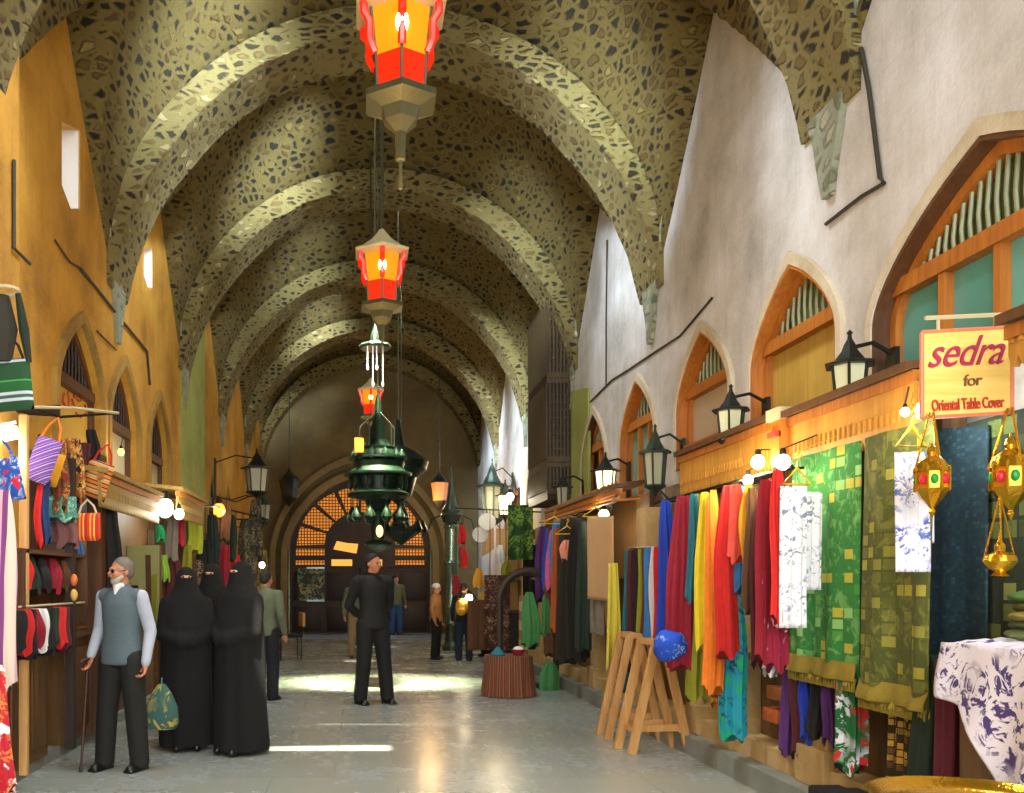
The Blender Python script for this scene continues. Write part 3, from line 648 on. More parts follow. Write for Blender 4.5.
# perforated collar with glass drops above the third lantern
t_ = thing('hanging_ring', 'green metal ring with four glass drops hanging over the small orange lantern', 'ring', (.18, 12.0, 4.55))
c = (.2, 12.0, 4.62)
MB().lathe([(.2, 0), (.22, .03), (.2, .06), (.05, .1), (.05, .22), (.02, .3)], c, 10).build('collar', m_lg, t_)
for q, (dx, dz) in enumerate(((-.1, -.28), (.02, -.28), (-.03, -.5), (.1, -.5))):
    MB().tube([(.2+dx, 11.85, 4.62), (.2+dx, 11.85, 4.62+dz)], .006, 5).ball((.2+dx, 11.85, 4.62+dz), (.018, .018, .04)).build('glass_drop', plain('drop_glass', 'e8f0f0', .1, emit='e8f4ff', es=.5), t_)
MB().tube([(.2, 12.0, 4.85), (.2, 12.0, zvault(.2, 12)+.06)], .012, 5).build('chain', m_tin, t_)
# ------------------------------------------------------------------ green chandelier
mg = plain('green_chandelier_metal', '0d2416', .42, .5, .45, 6); mg2 = plain('dark_chandelier_metal', '14241c', .35, .5, .4)
cx, cy = .25, 12.6
ch = thing('chandelier', 'big tiered green metal mosque chandelier hanging in the middle of the hall', 'chandelier', (cx, cy, 1.95))
def cz(py): return EYE+(HY-py)*cy/FPX
MB().lathe([(.02, cz(552)), (.12, cz(549)), (.19, cz(545)), (.2, cz(543)), (.1, cz(540)), (.09, cz(520)), (.14, cz(512)), (.1, cz(508))], (cx, cy, 0), 20).build('bottom_bowl', mg, ch)
MB().lathe([(.1, cz(512)), (.2, cz(500)), (.42, cz(497)), (.44, cz(494)), (.36, cz(491)), (.1, cz(490))], (cx, cy, 0), 24).build('lower_ring', mg2, ch)
MB().lathe([(.3, cz(492)), (.34, cz(478)), (.3, cz(474))], (cx, cy, 0), 24).build('drum', mg2, ch)
MB().lathe([(.36, cz(478)), (.4, cz(474)), (.36, cz(468)), (.38, cz(463)), (.28, cz(458)), (.26, cz(452)), (.18, cz(444))], (cx, cy, 0), 24).build('upper_dome', mg, ch)
MB().lathe([(.24, cz(452)), (.26, cz(448)), (.13, cz(440)), (.1, cz(428)), (.06, cz(418)), (.05, cz(405)), (.02, cz(395))], (cx, cy, 0), 20).build('neck', mg, ch)
for q in range(10):
    a = 2*PI*q/10; p = (cx+.38*math.cos(a), cy+.38*math.sin(a))
    MB().lathe([(.006, 0), (.035, -.03), (.045, -.12), (.03, -.18), (.01, -.2)], (p[0], p[1], cz(476)), 8).build('glass_cup', mg, ch)
    p = (cx+.36*math.cos(a), cy+.36*math.sin(a))
    f_ = MB().tube([(p[0], p[1], cz(496)), (p[0], p[1], cz(506))], .008, 5).lathe([(.006, 0), (.03, -.04), (.075, -.13), (.08, -.17), (.05, -.22), (.01, -.24)], (p[0], p[1], cz(506)), 10).build('pear_lamp', mg if q % 3 else mg2, ch)
for q in range(12):
    a = 2*PI*(q+.5)/12; p = (cx+.34*math.cos(a), cy+.34*math.sin(a)); MB().lathe([(.03, 0), (.045, .03), (.05, .09), (.03, .13), (.012, .17)], (p[0], p[1], cz(462)), 8).build('small_cup', mg if q % 2 else mg2, ch)
MB().lathe([(.3, 0), (.47, .0), (.475, .03), (.3, .045)], (cx, cy, cz(476)), 24).build('tier_ring', mg2, ch)
MB().lathe([(.2, 0), (.4, .0), (.405, .03), (.2, .045)], (cx, cy, cz(460)), 24).build('tier_ring', mg2, ch)
for q in range(5):
    a = 2*PI*(q+.35)/5; p = (cx+.26*math.cos(a), cy+.26*math.sin(a)); zz = cz(446)
    MB().tube([(p[0], p[1], zz), (p[0], p[1], zz+.28), (cx, cy, cz(410))], .01, 5).build('stay', mg2, ch)
MB().box((cx-.32, cy-.36, cz(456)), (cx-.2, cy-.3, cz(442)), bev=.01).build('amber_lamp', m_amb, ch)
MB().ball((cx+.02, cy-.2, cz(532)), (.05, .04, .085)).build('glowing_globe', plain('pale_glow', 'ffdca0', .3, emit='ffc880', es=1.6), ch)
MB().tube([(cx, cy, cz(397)), (cx, cy, zvault(cx, cy)+.06)], .012, 5).build('chain', m_tin, ch)
# a second darker, smaller chandelier behind on the right
c2 = thing('chandelier', 'smaller dark star shaped chandelier behind the big green one', 'chandelier', (.95, 16.4, 2.6)); yy = 16.4
def z2(py): return EYE+(HY-py)*yy/FPX
MB().lathe([(.02, z2(545)), (.2, z2(538)), (.42, z2(530)), (.2, z2(526)), (.1, z2(515)), (.05, z2(500)), (.02, z2(490))], (.75, yy, 0), 8).build('body', mg2, c2, smooth=20)
for q in range(8):
    a = 2*PI*q/8; MB().lathe([(.01, 0), (.07, .03), (.09, .08), (.05, .17), (.01, .26)], (.75+.4*math.cos(a), yy+.4*math.sin(a), z2(534)), 8).build('lamp_cup', mg2, c2)
MB().tube([(.75, yy, z2(492)), (.75, yy, zvault(.75, yy)+.06)], .012, 5).build('chain', m_tin, c2)
c3 = thing('chandelier', 'dark upturned bowl chandelier hanging to the right of the green one', 'chandelier', (.55, 14.6, 3.0)); yy = 14.6
MB().lathe([(.02, z2(505)), (.22, z2(495)), (.3, z2(478)), (.46, z2(470)), (.5, z2(462)), (.3, z2(452)), (.1, z2(446)), (.03, z2(420))], (.62, yy, -.0), 16).build('bowl', mg2, c3)
MB().tube([(.62, yy, 3.9), (.62, yy, zvault(.62, yy)+.06)], .012, 5).build('chain', m_tin, c3)
# ------------------------------------------------------------------ ornate lamp post right of the gate
lp = thing('lamp_post', 'tall ornate silvery green lamp post standing near the far right stall', 'lamp post', (2.03, 20.0, 0)); c = (2.03, 20.0, 0)
msl = plain('silver_green_metal', '7c9484', .22, .75, .3)
MB().lathe([(.22, 0), (.22, .1), (.15, .2), (.13, .5), (.1, .6)], c, 12).build('base', m_lg, lp)
MB().lathe([(.13, .6), (.17, 1.0), (.14, 1.1), (.15, 1.9), (.18, 1.95), (.15, 2.0), (.15, 2.7), (.18, 2.75), (.15, 2.8)], c, 12).build('shaft', msl, lp)
MB().lathe([(.12, 2.8), (.2, 2.86), (.22, 2.95), (.26, 3.0), (.2, 3.06), (.22, 3.12), (.12, 3.25), (.08, 3.45), (.05, 3.6), (.02, 3.85), (.03, 3.9), (.005, 4.1)], c, 12).build('finial', m_lg, lp)
for s_ in (-1, 1):
    MB().tube([(2.03, 20, 2.9), (2.03+s_*.25, 20, 3.0), (2.03+s_*.45, 20, 2.9), (2.03+s_*.5, 20, 2.7)], .02, 6).build('side_arm', m_lk, lp)

# ------------------------------------------------------------------ textiles
def sheet(name, label, cat, p0, p1, zb0, zb1, mat, folds=3, amp=.03, group=None, nrm=None, nx=28, nz=22, bow=0, pinch=0, parent=None, phase=0, sag=0, thick=.008):
    """cloth hanging from the line p0-p1 down to zb0 / zb1 with soft folds"""
    p0, p1 = Vector(p0), Vector(p1); d = p1-p0; nn = Vector(nrm) if nrm else Vector((-d.y, d.x, 0)).normalized(); vs = []; fs = []
    rnd = random.Random(len(label)*7+int(p0.y*100)); ph = phase or rnd.random()*6
    for j in range(nz+1):
        t_ = j/nz
        for i in range(nx+1):
            s = i/nx; k = 1-pinch*(1-t_); ss = .5+(s-.5)*k; p = p0+d*ss; zb = zb0+(zb1-zb0)*s - bow*4*s*(1-s)
            z = p.z - sag*4*s*(1-s)*(1-t_) + (zb-p.z)*t_
            f = amp*(.35+.65*t_)*(math.sin(s*2*PI*folds+ph+t_*.6)+.35*math.sin(s*2*PI*folds*2.3+ph*2)) + amp*.5*math.sin(t_*3+ph)
            vs.append(Vector((p.x, p.y, z))+nn*f)
    for j in range(nz):
        for i in range(nx): a = j*(nx+1)+i; fs.append((a, a+1, a+nx+2, a+nx+1))
    b = MB().add(vs, fs); o = b.build(name, mat, parent, smooth=80); solid(o, thick)
    if parent is None: tag(o, label, cat, group)
    return o
def scarf(name, label, cat, c, zb, rx, ry, mat, group=None, top=.45, lobes=5, lean=(0, 0), seed=0, belly=1.0):
    """bunched cloth hanging from a point: a closed folded body"""
    rnd = random.Random(seed+int(abs(c[0]*997+c[1]*331))); ph = rnd.random()*6; ph2 = rnd.random()*6; rs = []; n = 48; m = 16
    for j in range(m+1):
        t_ = j/m; k = top+(belly-top)*min(1, t_*2.2)**.7; z = c[2]+(zb-c[2])*t_
        ox = lean[0]*t_+.012*math.sin(t_*5+ph); oy = lean[1]*t_+.012*math.sin(t_*4+ph2); r = []
        for i in range(n):
            a = 2*PI*i/n; q = 1+.2*math.sin(lobes*a+ph+t_*.8)+.13*math.sin((lobes*2+1)*a+ph2)
            r.append(Vector((c[0]+ox+rx*k*q*math.cos(a), c[1]+oy+ry*k*q*math.sin(a), z+(.035*math.sin(3*a+ph) if j == m else 0)-( .0 if j else -.0))))
        rs.append(r)
    o = MB().rings(rs).build(name, mat, smooth=60); tag(o, label, cat, group); return o
def hanger(label, c, wd, mat, ang=0, group=None, up=None):
    c = Vector(c); dx = Vector((math.cos(ang), math.sin(ang), 0))*wd/2; b = MB()
    b.tube([c+Vector((0, 0, .12)), c+Vector((.02, 0, .15)), c+Vector((.03, 0, .12)), c+Vector((0, 0, .09)), c+Vector((0, 0, .05)), ], .005, 6)
    b.tube([c+Vector((0, 0, .05)), c-dx-Vector((0, 0, .05)), c+dx-Vector((0, 0, .05)), c+Vector((0, 0, .05))], .008, 6)
    if up: b.tube([c+Vector((0, 0, .15)), Vector(up)], .003, 5)
    return tag(b.build('clothes_hanger', mat), label, 'hanger', group)
cl = cloth
k_blue = cl('royal_blue_cloth', '1c3fb0'); k_crim = cl('crimson_cloth', '8a1024'); k_yel = cl('yellow_cloth', 'd8c01c'); k_or = cl('orange_cloth', 'e0781c'); k_red = cl('red_cloth', 'c8201c'); k_gold = cl('gold_cloth', 'd89a20')
k_olive = cl('olive_cloth', '8a8a20'); k_teal = cl('teal_cloth', '1c6a78'); k_pink = cl('pink_cloth', 'c8608a'); k_purp = cl('purple_cloth', '4a2260'); k_brown = cl('brown_cloth', '5a3a20'); k_black = cl('black_cloth', '141414', .4); k_white = cl('white_cloth', 'dcdcdc', .06)
k_sky = cl('sky_cloth', '3a78b8'); k_maroon = cl('maroon_cloth', '4e1a20'); k_beige = cl('beige_cloth', 'c8a070', .1); k_grey = cl('grey_cloth', '7c7468'); k_dgreen = cl('dark_green_cloth', '16281c'); k_lem = cl('lemon_cloth', 'd8c848', .12); k_navy = cl('navy_cloth', '1a2258'); k_coral = cl('coral_cloth', 'd85040')
m_turq = printed('turquoise_print', '1896a8', '123a6a', 9, .5, .58, '1ca868')
m_crw = printed('crimson_white_print', '8a1030', 'e8dce0', 5, .56, .6)
m_wbl = printed('blue_on_white_print', 'e4e4ee', '4a64b4', 15, .5, .56)
m_wgr = printed('grey_on_white_print', 'e8e8ec', '7a84a0', 13, .52, .57)
m_wpu = printed('purple_on_white_print', 'e2dfee', '4a3c78', 10, .52, .56)
m_swirl = printed('swirl_print', '14602c', 'e8e8f0', 7, .5, .54, 'c02c28')
m_rugA = blocks('bright_green_rug', [(0, '2f7a34'), (.5, '2f8038'), (.72, '4a9440'), (.82, 'b8b038'), (.93, '8cc070')], .09, .07)
m_rugB = blocks('olive_rug', [(0, '4c5420'), (.45, '565c24'), (.72, '6a6c2c'), (.84, 'a09c38'), (.93, '8a8a38')], .08, .07)
m_rugC = blocks('checker_rug', [(0, '1e2a18'), (.4, '34421e'), (.6, '58662c'), (.85, '7a8240'), (.95, '2c3a20')], .11, .1)
m_tealrug = blocks('dark_teal_weave', [(0, '17303a'), (.5, '1c3842'), (.8, '1a343c'), (.9, '26485a'), (.97, '2a4a50')], .03, .02)
m_gold = plain('gold_fringe', '8c7a26', .8, 0, .3, 20, .4)
m_brass = plain('brass', 'd8a830', .2, .9, .25, 12)
m_yh = plain('yellow_plastic', 'd8b018', .4); m_wp = plain('white_plastic', 'd8d8d0', .4)

# rugs hanging under the first canopy
def rug(name, label, pxa, pxb, X, pyt, pyb, mat, folds=2, amp=.02):
    a, b = W(pxa, 500, X), W(pxb, 500, X); zt, zb = pyt, pyb
    o = sheet(name, label, 'rug', (X, a.y, zt), (X, b.y, zt), zb, zb, mat, folds, amp, nx=40, nz=30, phase=2.0)
    g = MB(); n = 60
    base = [(X, a.y+(b.y-a.y)*i/n) for i in range(n+1)]
    ob = sheet('gold_border', '', '', (X-.03, a.y, zb+.1), (X-.03, b.y, zb+.1), zb-.01, zb-.01, m_gold, folds, amp*.9, parent=o, phase=2.0)
    fr = MB()
    for i in range(48):
        y = a.y+(b.y-a.y)*(i+.5)/48; fr.tube([(X-.01, y, zb+.01), (X-.02+.01*math.sin(i), y, zb-.035), (X-.012, y+.01, zb-.07)], .007, 4)
    fr.build('fringe', m_gold, o); return o
rug('hanging_rug', 'bright green rug with yellow squares hanging under the carved canopy', 791, 858, 2.9, 2.33, .93, m_rugA)
rug('hanging_rug', 'dull olive rug with small yellow squares hanging right of the bright green one', 862, 934, 2.88, 2.33, .86, m_rugB, 1.5, .03)
sheet('hanging_rug', 'plain dark teal rug hanging to the right behind the blue printed cloth', 'rug', W(930, 430, 3.1), W(988, 425, 3.1), .95, .95, m_tealrug, 1, .012)
sheet('hanging_rug', 'dark green checkered rug at the right edge behind the small brass pot', 'rug', (3.12, 4.62, 2.32), (3.12, 4.1, 2.32), 1.2, 1.2, m_rugC, 1, .01)
# things below the rugs
sheet('curtain', 'yellow and black patterned curtain below the olive rug', 'curtain', W(884, 655, 2.97), W(922, 655, 2.97), .3, .3, blocks('yellow_pattern', [(0, '2c2412'), (.3, 'a08030'), (.7, 'c09a3c'), (.9, '6a4a1c'), (.96, '2c2412')], .03, .04), 4, .02)
scarf('hanging_cloth', 'dark green cloth hanging between patterned curtain and maroon cloth', 'cloth', W(929, 655, 2.9), .3, .06, .07, k_dgreen, lobes=3, top=.9)
scarf('hanging_cloth', 'dark maroon cloth hanging left of the white printed drape', 'cloth', W(948, 660, 2.9), .3, .05, .05, plain('maroon_weave', '5a1c2c', .9), lobes=3, top=.9)
for px, yt, yb, w_, mt, lb in ((789, 660, 752, 9, k_purp, 'purple scarf hanging lowest left under the bright green rug'), (797, 665, 755, 8, k_maroon, 'wine red scarf hanging under the bright green rug'), (806, 668, 740, 7, k_blue, 'bright blue scarf hanging under the bright green rug'), (817, 665, 735, 9, k_black, 'black scarf hanging under the middle of the bright green rug'), (829, 668, 742, 8, k_purp, 'dark violet scarf hanging under the bright green rug, left of the swirled one')):
    p = W(px, yt, 2.98); s = FPX/p.y; z0 = 1.5+(HY-yb)/s; scarf('scarf', lb, 'scarf', p, z0, w_/s*.8, w_/s*.9, mt, 'scarves under the bright green rug')
p = W(850, 668, 2.95); scarf('scarf', 'green scarf with white and red swirls at the right end under the bright green rug', 'scarf', p, 1.5+(HY-768)/(FPX/p.y), .07, .1, m_swirl, 'scarves under the bright green rug', top=.8)
# colourful scarves on the rack
rk = MB(); a, b_ = W(655, 492, 2.74), W(792, 480, 2.74)
rk.tube([(2.74, a.y, 2.24), (2.74, b_.y, 2.24)], .012, 8)
for q in range(4):
    y = a.y+(b_.y-a.y)*(q+.1)/3.3; rk.tube([(2.74, y, 2.24), (3.0, y, 2.26)], .01, 6)
tag(rk.build('clothes_rail', m_iron), 'iron rail on brackets holding the bright scarves', 'rail')
SC = [(667, 500, 652, 11, k_blue, 'royal blue scarf at the left end of the bright rack'), (683, 496, 668, 17, k_crim, 'wide crimson scarf beside the blue one'), (694, 494, 600, 8, k_teal, 'thin teal scarf between crimson and yellow ones'),
      (699, 494, 700, 12, k_olive, 'olive green scarf hanging longest under the yellow one'), (704, 492, 648, 10, k_yel, 'lemon yellow scarf on the bright rack'), (714, 494, 690, 11, k_or, 'orange scarf, the longest of the warm ones'), (712, 490, 590, 8, k_gold, 'golden scarf draped forward on the bright rack'),
      (726, 486, 655, 12, k_red, 'red scarf just right of the golden one'), (738, 484, 560, 10, k_coral, 'coral red scarf behind the golden one'), (742, 486, 590, 9, k_sky, 'sky blue scarf right of the reds'), (752, 488, 610, 9, k_brown, 'brown scarf right of the sky blue one'), (748, 484, 570, 8, k_gold, 'ochre scarf half behind the sky blue one')]
for i, (px, yt, yb, w_, mt, lb) in enumerate(SC):
    X = 2.72-(.1 if i % 3 == 1 else .04*(i % 3)); p = W(px, yt, X); s = FPX/p.y
    scarf('scarf', lb, 'scarf', p, 1.5+(HY-yb)/s, w_/s*.78, w_/s*.62, mt, 'bright scarves on the right rack', seed=i, top=.4)
SC2 = [(759, 500, 665, 9, k_maroon, 'dark maroon scarf hanging below the left bulb'), (766, 480, 660, 11, k_crim, 'deep crimson scarf hanging between the two bulbs'), (774, 478, 668, 12, m_crw, 'crimson scarf printed with white flowers beside the white cloth'), (780, 470, 620, 10, k_red, 'red scarf hanging directly left of the white printed cloth'), (770, 610, 672, 9, k_white, 'white scarf end below the printed crimson one')]
for i, (px, yt, yb, w_, mt, lb) in enumerate(SC2):
    X = 2.62-.05*(i % 2); p = W(px, yt, X); s = FPX/p.y
    scarf('scarf', lb, 'scarf', p, 1.5+(HY-yb)/s, w_/s*.8, w_/s*.55, mt, 'scarves under the bulbs', seed=20+i)
p = W(733, 590, 2.8); s = FPX/p.y; scarf('scarf', 'turquoise patterned scarf hanging low behind the orange one', 'scarf', p, 1.5+(HY-738)/s, .085, .06, m_turq)
p = W(716, 640, 2.9); s = FPX/p.y; scarf('scarf', 'narrow orange and yellow scarf left of the turquoise one', 'scarf', p, 1.5+(HY-705)/s, .04, .04, stripes('orange_bands', [(0, 'd87a1c'), (.5, 'e0b030'), (.8, 'b83a1c')], .12))
# blue bundle hooked on the trestle
p = W(670, 645, 2.5); 
b = MB(); 
vs = []
bd = MB().ball((0, 0, 0), (.13, .12, .13), 20, 14)
for v in bd.v: q = 1+.22*noise.noise(v*14+Vector((3, 1, 2))); v *= q; v += p
tag(bd.build('cloth_bundle', printed('blue_bundle_print', '1a48b8', '9ac0e8', 14, .55, .6), smooth=80), 'knotted bright blue bundle resting on top of the wooden trestles', 'bundle')
# white printed cloth on a yellow hanger
def shirt(label, px0, px1, yt, yb, d, mat, folds=2.5, amp=.012, rot=0):
    a, b = P(px0, yt, d), P(px1, yt, d+rot); return sheet('printed_cloth', label, 'cloth', a, b, EYE+(HY-yb)*d/FPX, EYE+(HY-yb)*d/FPX, mat, folds, amp, nrm=(0, -1, 0))
shirt('white cloth with faint grey print on a hanger in front of the bright green rug', 780, 807, 486, 628, 5.45, m_wgr)
shirt('second white printed cloth hanging just behind and right of the first', 800, 822, 492, 590, 5.6, m_wgr)
hanger('yellow hanger carrying the two white printed cloths', P(797, 476, 5.5), .2, m_yh, .2, up=(2.92, 5.5, 2.4))
shirt('white cloth with blue print hanging behind the left brass lantern', 896, 928, 452, 572, 4.45, m_wbl)
shirt('narrow white and blue cloth edge behind the left brass lantern', 922, 934, 480, 543, 4.6, m_wbl, 1)
hanger('yellow hanger holding the blue printed cloth', P(911, 436, 4.5), .17, m_yh, .2, up=(2.9, 4.72, 2.5))
# bulbs
def bulb(label, p, r=.045, e=14, col='fff4c8', hook=None):
    o = thing('light_bulb', label, 'bulb', p); MB().ball(p, (r, r, r*1.15)).build('glass', plain('bulb_glass_%s_%d' % (col, e), col, .3, 0, 0, 1, 0, emit=col, es=e), o)
    MB().lathe([(r*.45, r*.9), (r*.45, r*1.7), (r*.3, r*2)], p, 10).build('socket', m_iron, o); MB().tube([(p[0], p[1], p[2]+r*1.9), Vector(hook) if hook else (p[0]+.02, p[1], p[2]+r*1.9+.09)], .005, 5).build('cord', m_cab, o)
    light('POINT', 'bulb_glow', (p[0]-.12 if p[0] > 0 else p[0]+.12, p[1]-.02, p[2]-.05), 9 if e > 8 else 4, (1, .86, .6), shadow_soft_size=.05)
bulb('glowing bulb highest of the three above the crimson scarves', P(758, 462, 6.35), hook=(2.95, 6.4, 2.45)); bulb('glowing bulb right of the crimson scarves, over the white cloth', P(783, 462, 5.75), hook=(2.93, 5.75, 2.45)); bulb('smaller glowing bulb left of the crimson scarves', P(748, 480, 6.5), .035, hook=(2.96, 6.55, 2.4))
bulb('small white bulb under the canopy left of the shop sign', P(905, 412, 4.7), .022, 6, 'f4f8ff')
t_ = thing('strip_lamp', 'white strip lamp under the canopy just behind the shop sign', 'lamp', P(935, 412, 4.6)); p = P(917, 413, 4.62); q_ = P(953, 405, 4.5)
MB().tube([p, q_], .03, 10).build('tube', plain('tube_glow', 'f4f8ff', .3, emit='f0f6ff', es=5), t_); MB().tube([p+Vector((0, 0, .04)), q_+Vector((0, 0, .04))], .012, 6).build('holder', m_wp, t_)
light('POINT', 'strip_glow', P(940, 425, 4.45), 7, (.9, .97, 1), shadow_soft_size=.1)
# ------------------------------------------------------------------ shop sign
sg = thing('shop_sign', 'yellow wooden shop sign with red lettering hanging from a rod at the right', 'sign', P(967, 415, 4.2))
a = P(922, 332, 4.2); b_ = P(1012, 327, 4.2); ang = math.atan2(b_.z-a.z, b_.x-a.x)
w_ = (b_-a).length; h_ = .4
def sgn(u, v, y=0): return Vector((a.x+w_*u*math.cos(ang), 4.2+y, a.z+w_*u*math.sin(ang)-v*h_))
MB().prism([sgn(0, 0), sgn(1, 0), sgn(1, 1), sgn(0, 1)], (0, .02, 0)).build('board', wood('sign_board_wood', 'e0a83c', 'f4dc80', axis=0), sg, smooth=0)
b = MB()
for (u0, v0), (u1, v1) in (((0, 0), (1, 0)), ((1, 0), (1, 1)), ((1, 1), (0, 1)), ((0, 1), (0, 0))): b.tube([sgn(u0, v0, -.0), sgn(u1, v1, -.0)], .009, 6)
b.build('edge_trim', plain('salmon_paint', 'd87c58', .5), sg)
b = MB().tube([P(925, 318, 4.2), P(1040, 311, 4.2)+Vector((.2, 0, 0))], .01, 6).tube([sgn(.18, 0), sgn(.18, -.13)], .008, 5).tube([sgn(.82, 0), sgn(.82, -.14)], .008, 5); b.build('hanging_rod', m_cream, sg)
def text(s, size, u, v, mat, name, shear=0, bold=0, sx=1):
    cu = bpy.data.curves.new(name, 'FONT'); cu.body = s; cu.size = size; cu.extrude = .003; cu.align_x = 'CENTER'; cu.shear = shear; cu.offset = bold; cu.space_character = .95
    o = bpy.data.objects.new(name, cu); C.objects.link(o); dg = bpy.context.evaluated_depsgraph_get(); me = bpy.data.meshes.new_from_object(o.evaluated_get(dg)); bpy.data.objects.remove(o)
    ob = bpy.data.objects.new(name, me); me.materials.clear(); me.materials.append(mat); C.objects.link(ob); ob.parent = sg
    p = sgn(u, v, -.008); ob.location = parent_world(sg).inverted() @ p; ob.rotation_euler = (R(90), -ang, 0); ob.scale = (sx, 1, 1)
text('sedra', .2, .46, .42, m_mag, 'lettering', shear=.5, sx=.85)
text('for', .075, .55, .66, plain('brown_paint', '7a4a1c', .6), 'lettering', shear=.1)
text('Oriental Table Cover', .074, .5, .93, m_red, 'lettering', bold=.001, sx=.55)
# ------------------------------------------------------------------ brass lanterns on chains
def brass_lantern(label, c, s, top):
    t_ = thing('brass_lantern', label, 'lantern', c); n = 8
    MB().lathe([(.003*s, -.0), (.02*s, .03*s), (.012*s, .05*s), (.03*s, .075*s), (.06*s, .11*s), (.085*s, .15*s), (.095*s, .165*s)], c, n).build('bowl', m_brass, t_, smooth=20)
    MB().lathe([(.08*s, .165*s), (.08*s, .27*s)], c, n).build('drum', plain('tinted_brass', 'c89028', .3, .7), t_, smooth=20)
    for q in range(n):
        a_ = 2*PI*(q+.5)/n; x, y = c[0]+.078*s*math.cos(a_), c[1]+.078*s*math.sin(a_)
        MB().ball((x, y, c[2]+.218*s), (.02*s, .02*s, .03*s), 10, 8).build('coloured_pane', [plain('red_pane', 'c81c30', .2, emit='c81c30', es=.15), plain('green_pane', '1c8a3c', .2, emit='1c8a3c', es=.15)][q % 2], t_)
        a_ = 2*PI*q/n; x, y = c[0]+.09*s*math.cos(a_), c[1]+.09*s*math.sin(a_); MB().lathe([(.006*s, .15*s), (.009*s, .16*s), (.006*s, .22*s), (.009*s, .285*s), (.002*s, .3*s)], (x, y, c[2]), 6).build('post', m_brass, t_)
    MB().lathe([(.098*s, .265*s), (.09*s, .285*s), (.075*s, .32*s), (.045*s, .35*s), (.025*s, .36*s), (.03*s, .38*s), (.02*s, .41*s), (.008*s, .42*s), (.003*s, .44*s)], c, n*2).build('dome', m_brass, t_, smooth=20)
    for q in range(3):
        a_ = 2*PI*q/3+.4; MB().tube([(c[0]+.085*s*math.cos(a_), c[1]+.085*s*math.sin(a_), c[2]+.28*s), (c[0]+.01*math.cos(a_), c[1]+.01*math.sin(a_), top)], .006*s, 5).build('chain', m_brass, t_)
brass_lantern('brass lantern with red and green panes left, in front of the blue printed cloth', tuple(P(932, 517, 4.17)), .79, EYE+(HY-412)*4.17/FPX)
brass_lantern('brass lantern with red and green panes at the right edge under the sign', tuple(P(1011, 520, 4.17)), .92, EYE+(HY-408)*4.17/FPX)
c = tuple(P(1000, 577, 4.0)); t_ = thing('brass_pot', 'small round brass incense pot hanging lowest at the right edge', 'pot', c)
MB().lathe([(.03, 0), (.04, .005), (.02, .02), (.05, .04), (.068, .07), (.06, .095), (.02, .115), (.022, .14), (.008, .16), (.003, .2)], c, 20).build('body', m_brass, t_)
for q in range(3):
    a_ = 2*PI*q/3; MB().tube([(c[0]+.065*math.cos(a_), c[1]+.065*math.sin(a_), c[2]+.085), (c[0], c[1], c[2]+.36)], .004, 5).build('chain', m_brass, t_)
# ------------------------------------------------------------------ counter, folded stack, drape, tray
ct = thing('shop_counter', 'low wooden counter at the right edge under the printed drape', 'counter', (3.0, 3.9, 0)); MB().box((2.74, 3.4, .0), (3.25, 4.12, 1.18), bev=.01).build('cabinet', mb, ct); MB().box((2.72, 3.38, 1.18), (3.28, 4.15, 1.21)).build('top', m_br, ct)
for i, (dz, w2, mt, lb) in enumerate(((0, .25, plain('sage_fold', '5c6a3a', .9), 'sage green folded cloth at the bottom of the stack on the counter'), (.055, .23, plain('moss_fold', '3c4a20', .9), 'moss green folded cloth second from the bottom of the stack'), (.11, .24, plain('khaki_fold', '8a7c3a', .9), 'khaki folded cloth third in the stack on the counter'), (.165, .2, plain('olive_fold', '5a5a24', .9), 'dark olive folded cloth fourth in the stack on the counter'), (.22, .22, plain('leaf_fold', '4c7434', .9), 'leaf green folded cloth on top of the stack on the counter'))):
    rs = []
    for j in range(9):
        u = j/8; k = (1-abs(2*u-1)**4)**.5*.9+.12
        rs.append([Vector((3.08-w2*.8+u*1.6*w2, 3.98+(.13*k)*math.cos(2*PI*q/14)+.01*math.sin(i*5+j), 1.235+dz*.8+.03+.028*k*math.sin(2*PI*q/14)+.006*math.sin(j*1.7+i))) for q in range(14)])
    tag(MB().rings(rs).build('folded_cloth', mt, smooth=60), lb, 'folded cloth', 'folded textiles on the counter')
# printed drape: over the counter top and down its front
def drape():
    vs = []; fs = []; nx, nz = 40, 40; ya, yb = FPX*2.68/(938-HX), 3.45
    for j in range(nz+1):
        v_ = j/nz
        for i in range(nx+1):
            u = i/nx; y = ya+(yb-ya)*u; zt = 1.225
            tip = max(0, 1-abs(u-.62)/.45)**1.1; zbot = .97-.42*tip-.1*u
            if v_ < .3: q = v_/.3; x = 3.16-(3.16-2.7)*q; z = 1.235+.008*math.sin(u*23+q*5)+.006*math.sin(q*19)
            else: q = (v_-.3)/.7; x = 2.695-.03*q-.018*math.sin(u*16+q*3)*q; z = 1.225+(zbot-1.225)*q; y -= .05*q*math.sin(u*3)
            vs.append(Vector((x, y, z)))
    for j in range(nz):
        for i in range(nx): a = j*(nx+1)+i; fs.append((a, a+1, a+nx+2, a+nx+1))
    o = MB().add(vs, fs).build('printed_drape', m_wpu, smooth=80); solid(o, .004); tag(o, 'white drape with purple print spread over the counter at the right edge', 'drape')
drape()
tr = thing('brass_tray', 'large round brass tray on a stand at the bottom right corner', 'tray', (2.3, 3.35, 0)); c = (2.3, 3.35, .66)
MB().lathe([(.0, 0), (.3, 0), (.33, .015), (.36, .045), (.37, .045), (.34, .005), (.3, -.012), (.0, -.012)], c, 48).build('dish', m_brass, tr)
for q in range(3):
    a_ = 2*PI*q/3+.3; MB().tube([(2.3+.2*math.cos(a_), 3.35+.2*math.sin(a_), 0), (2.3-.18*math.cos(a_), 3.35-.18*math.sin(a_), .65)], .015, 6).build('leg', m_br, tr)
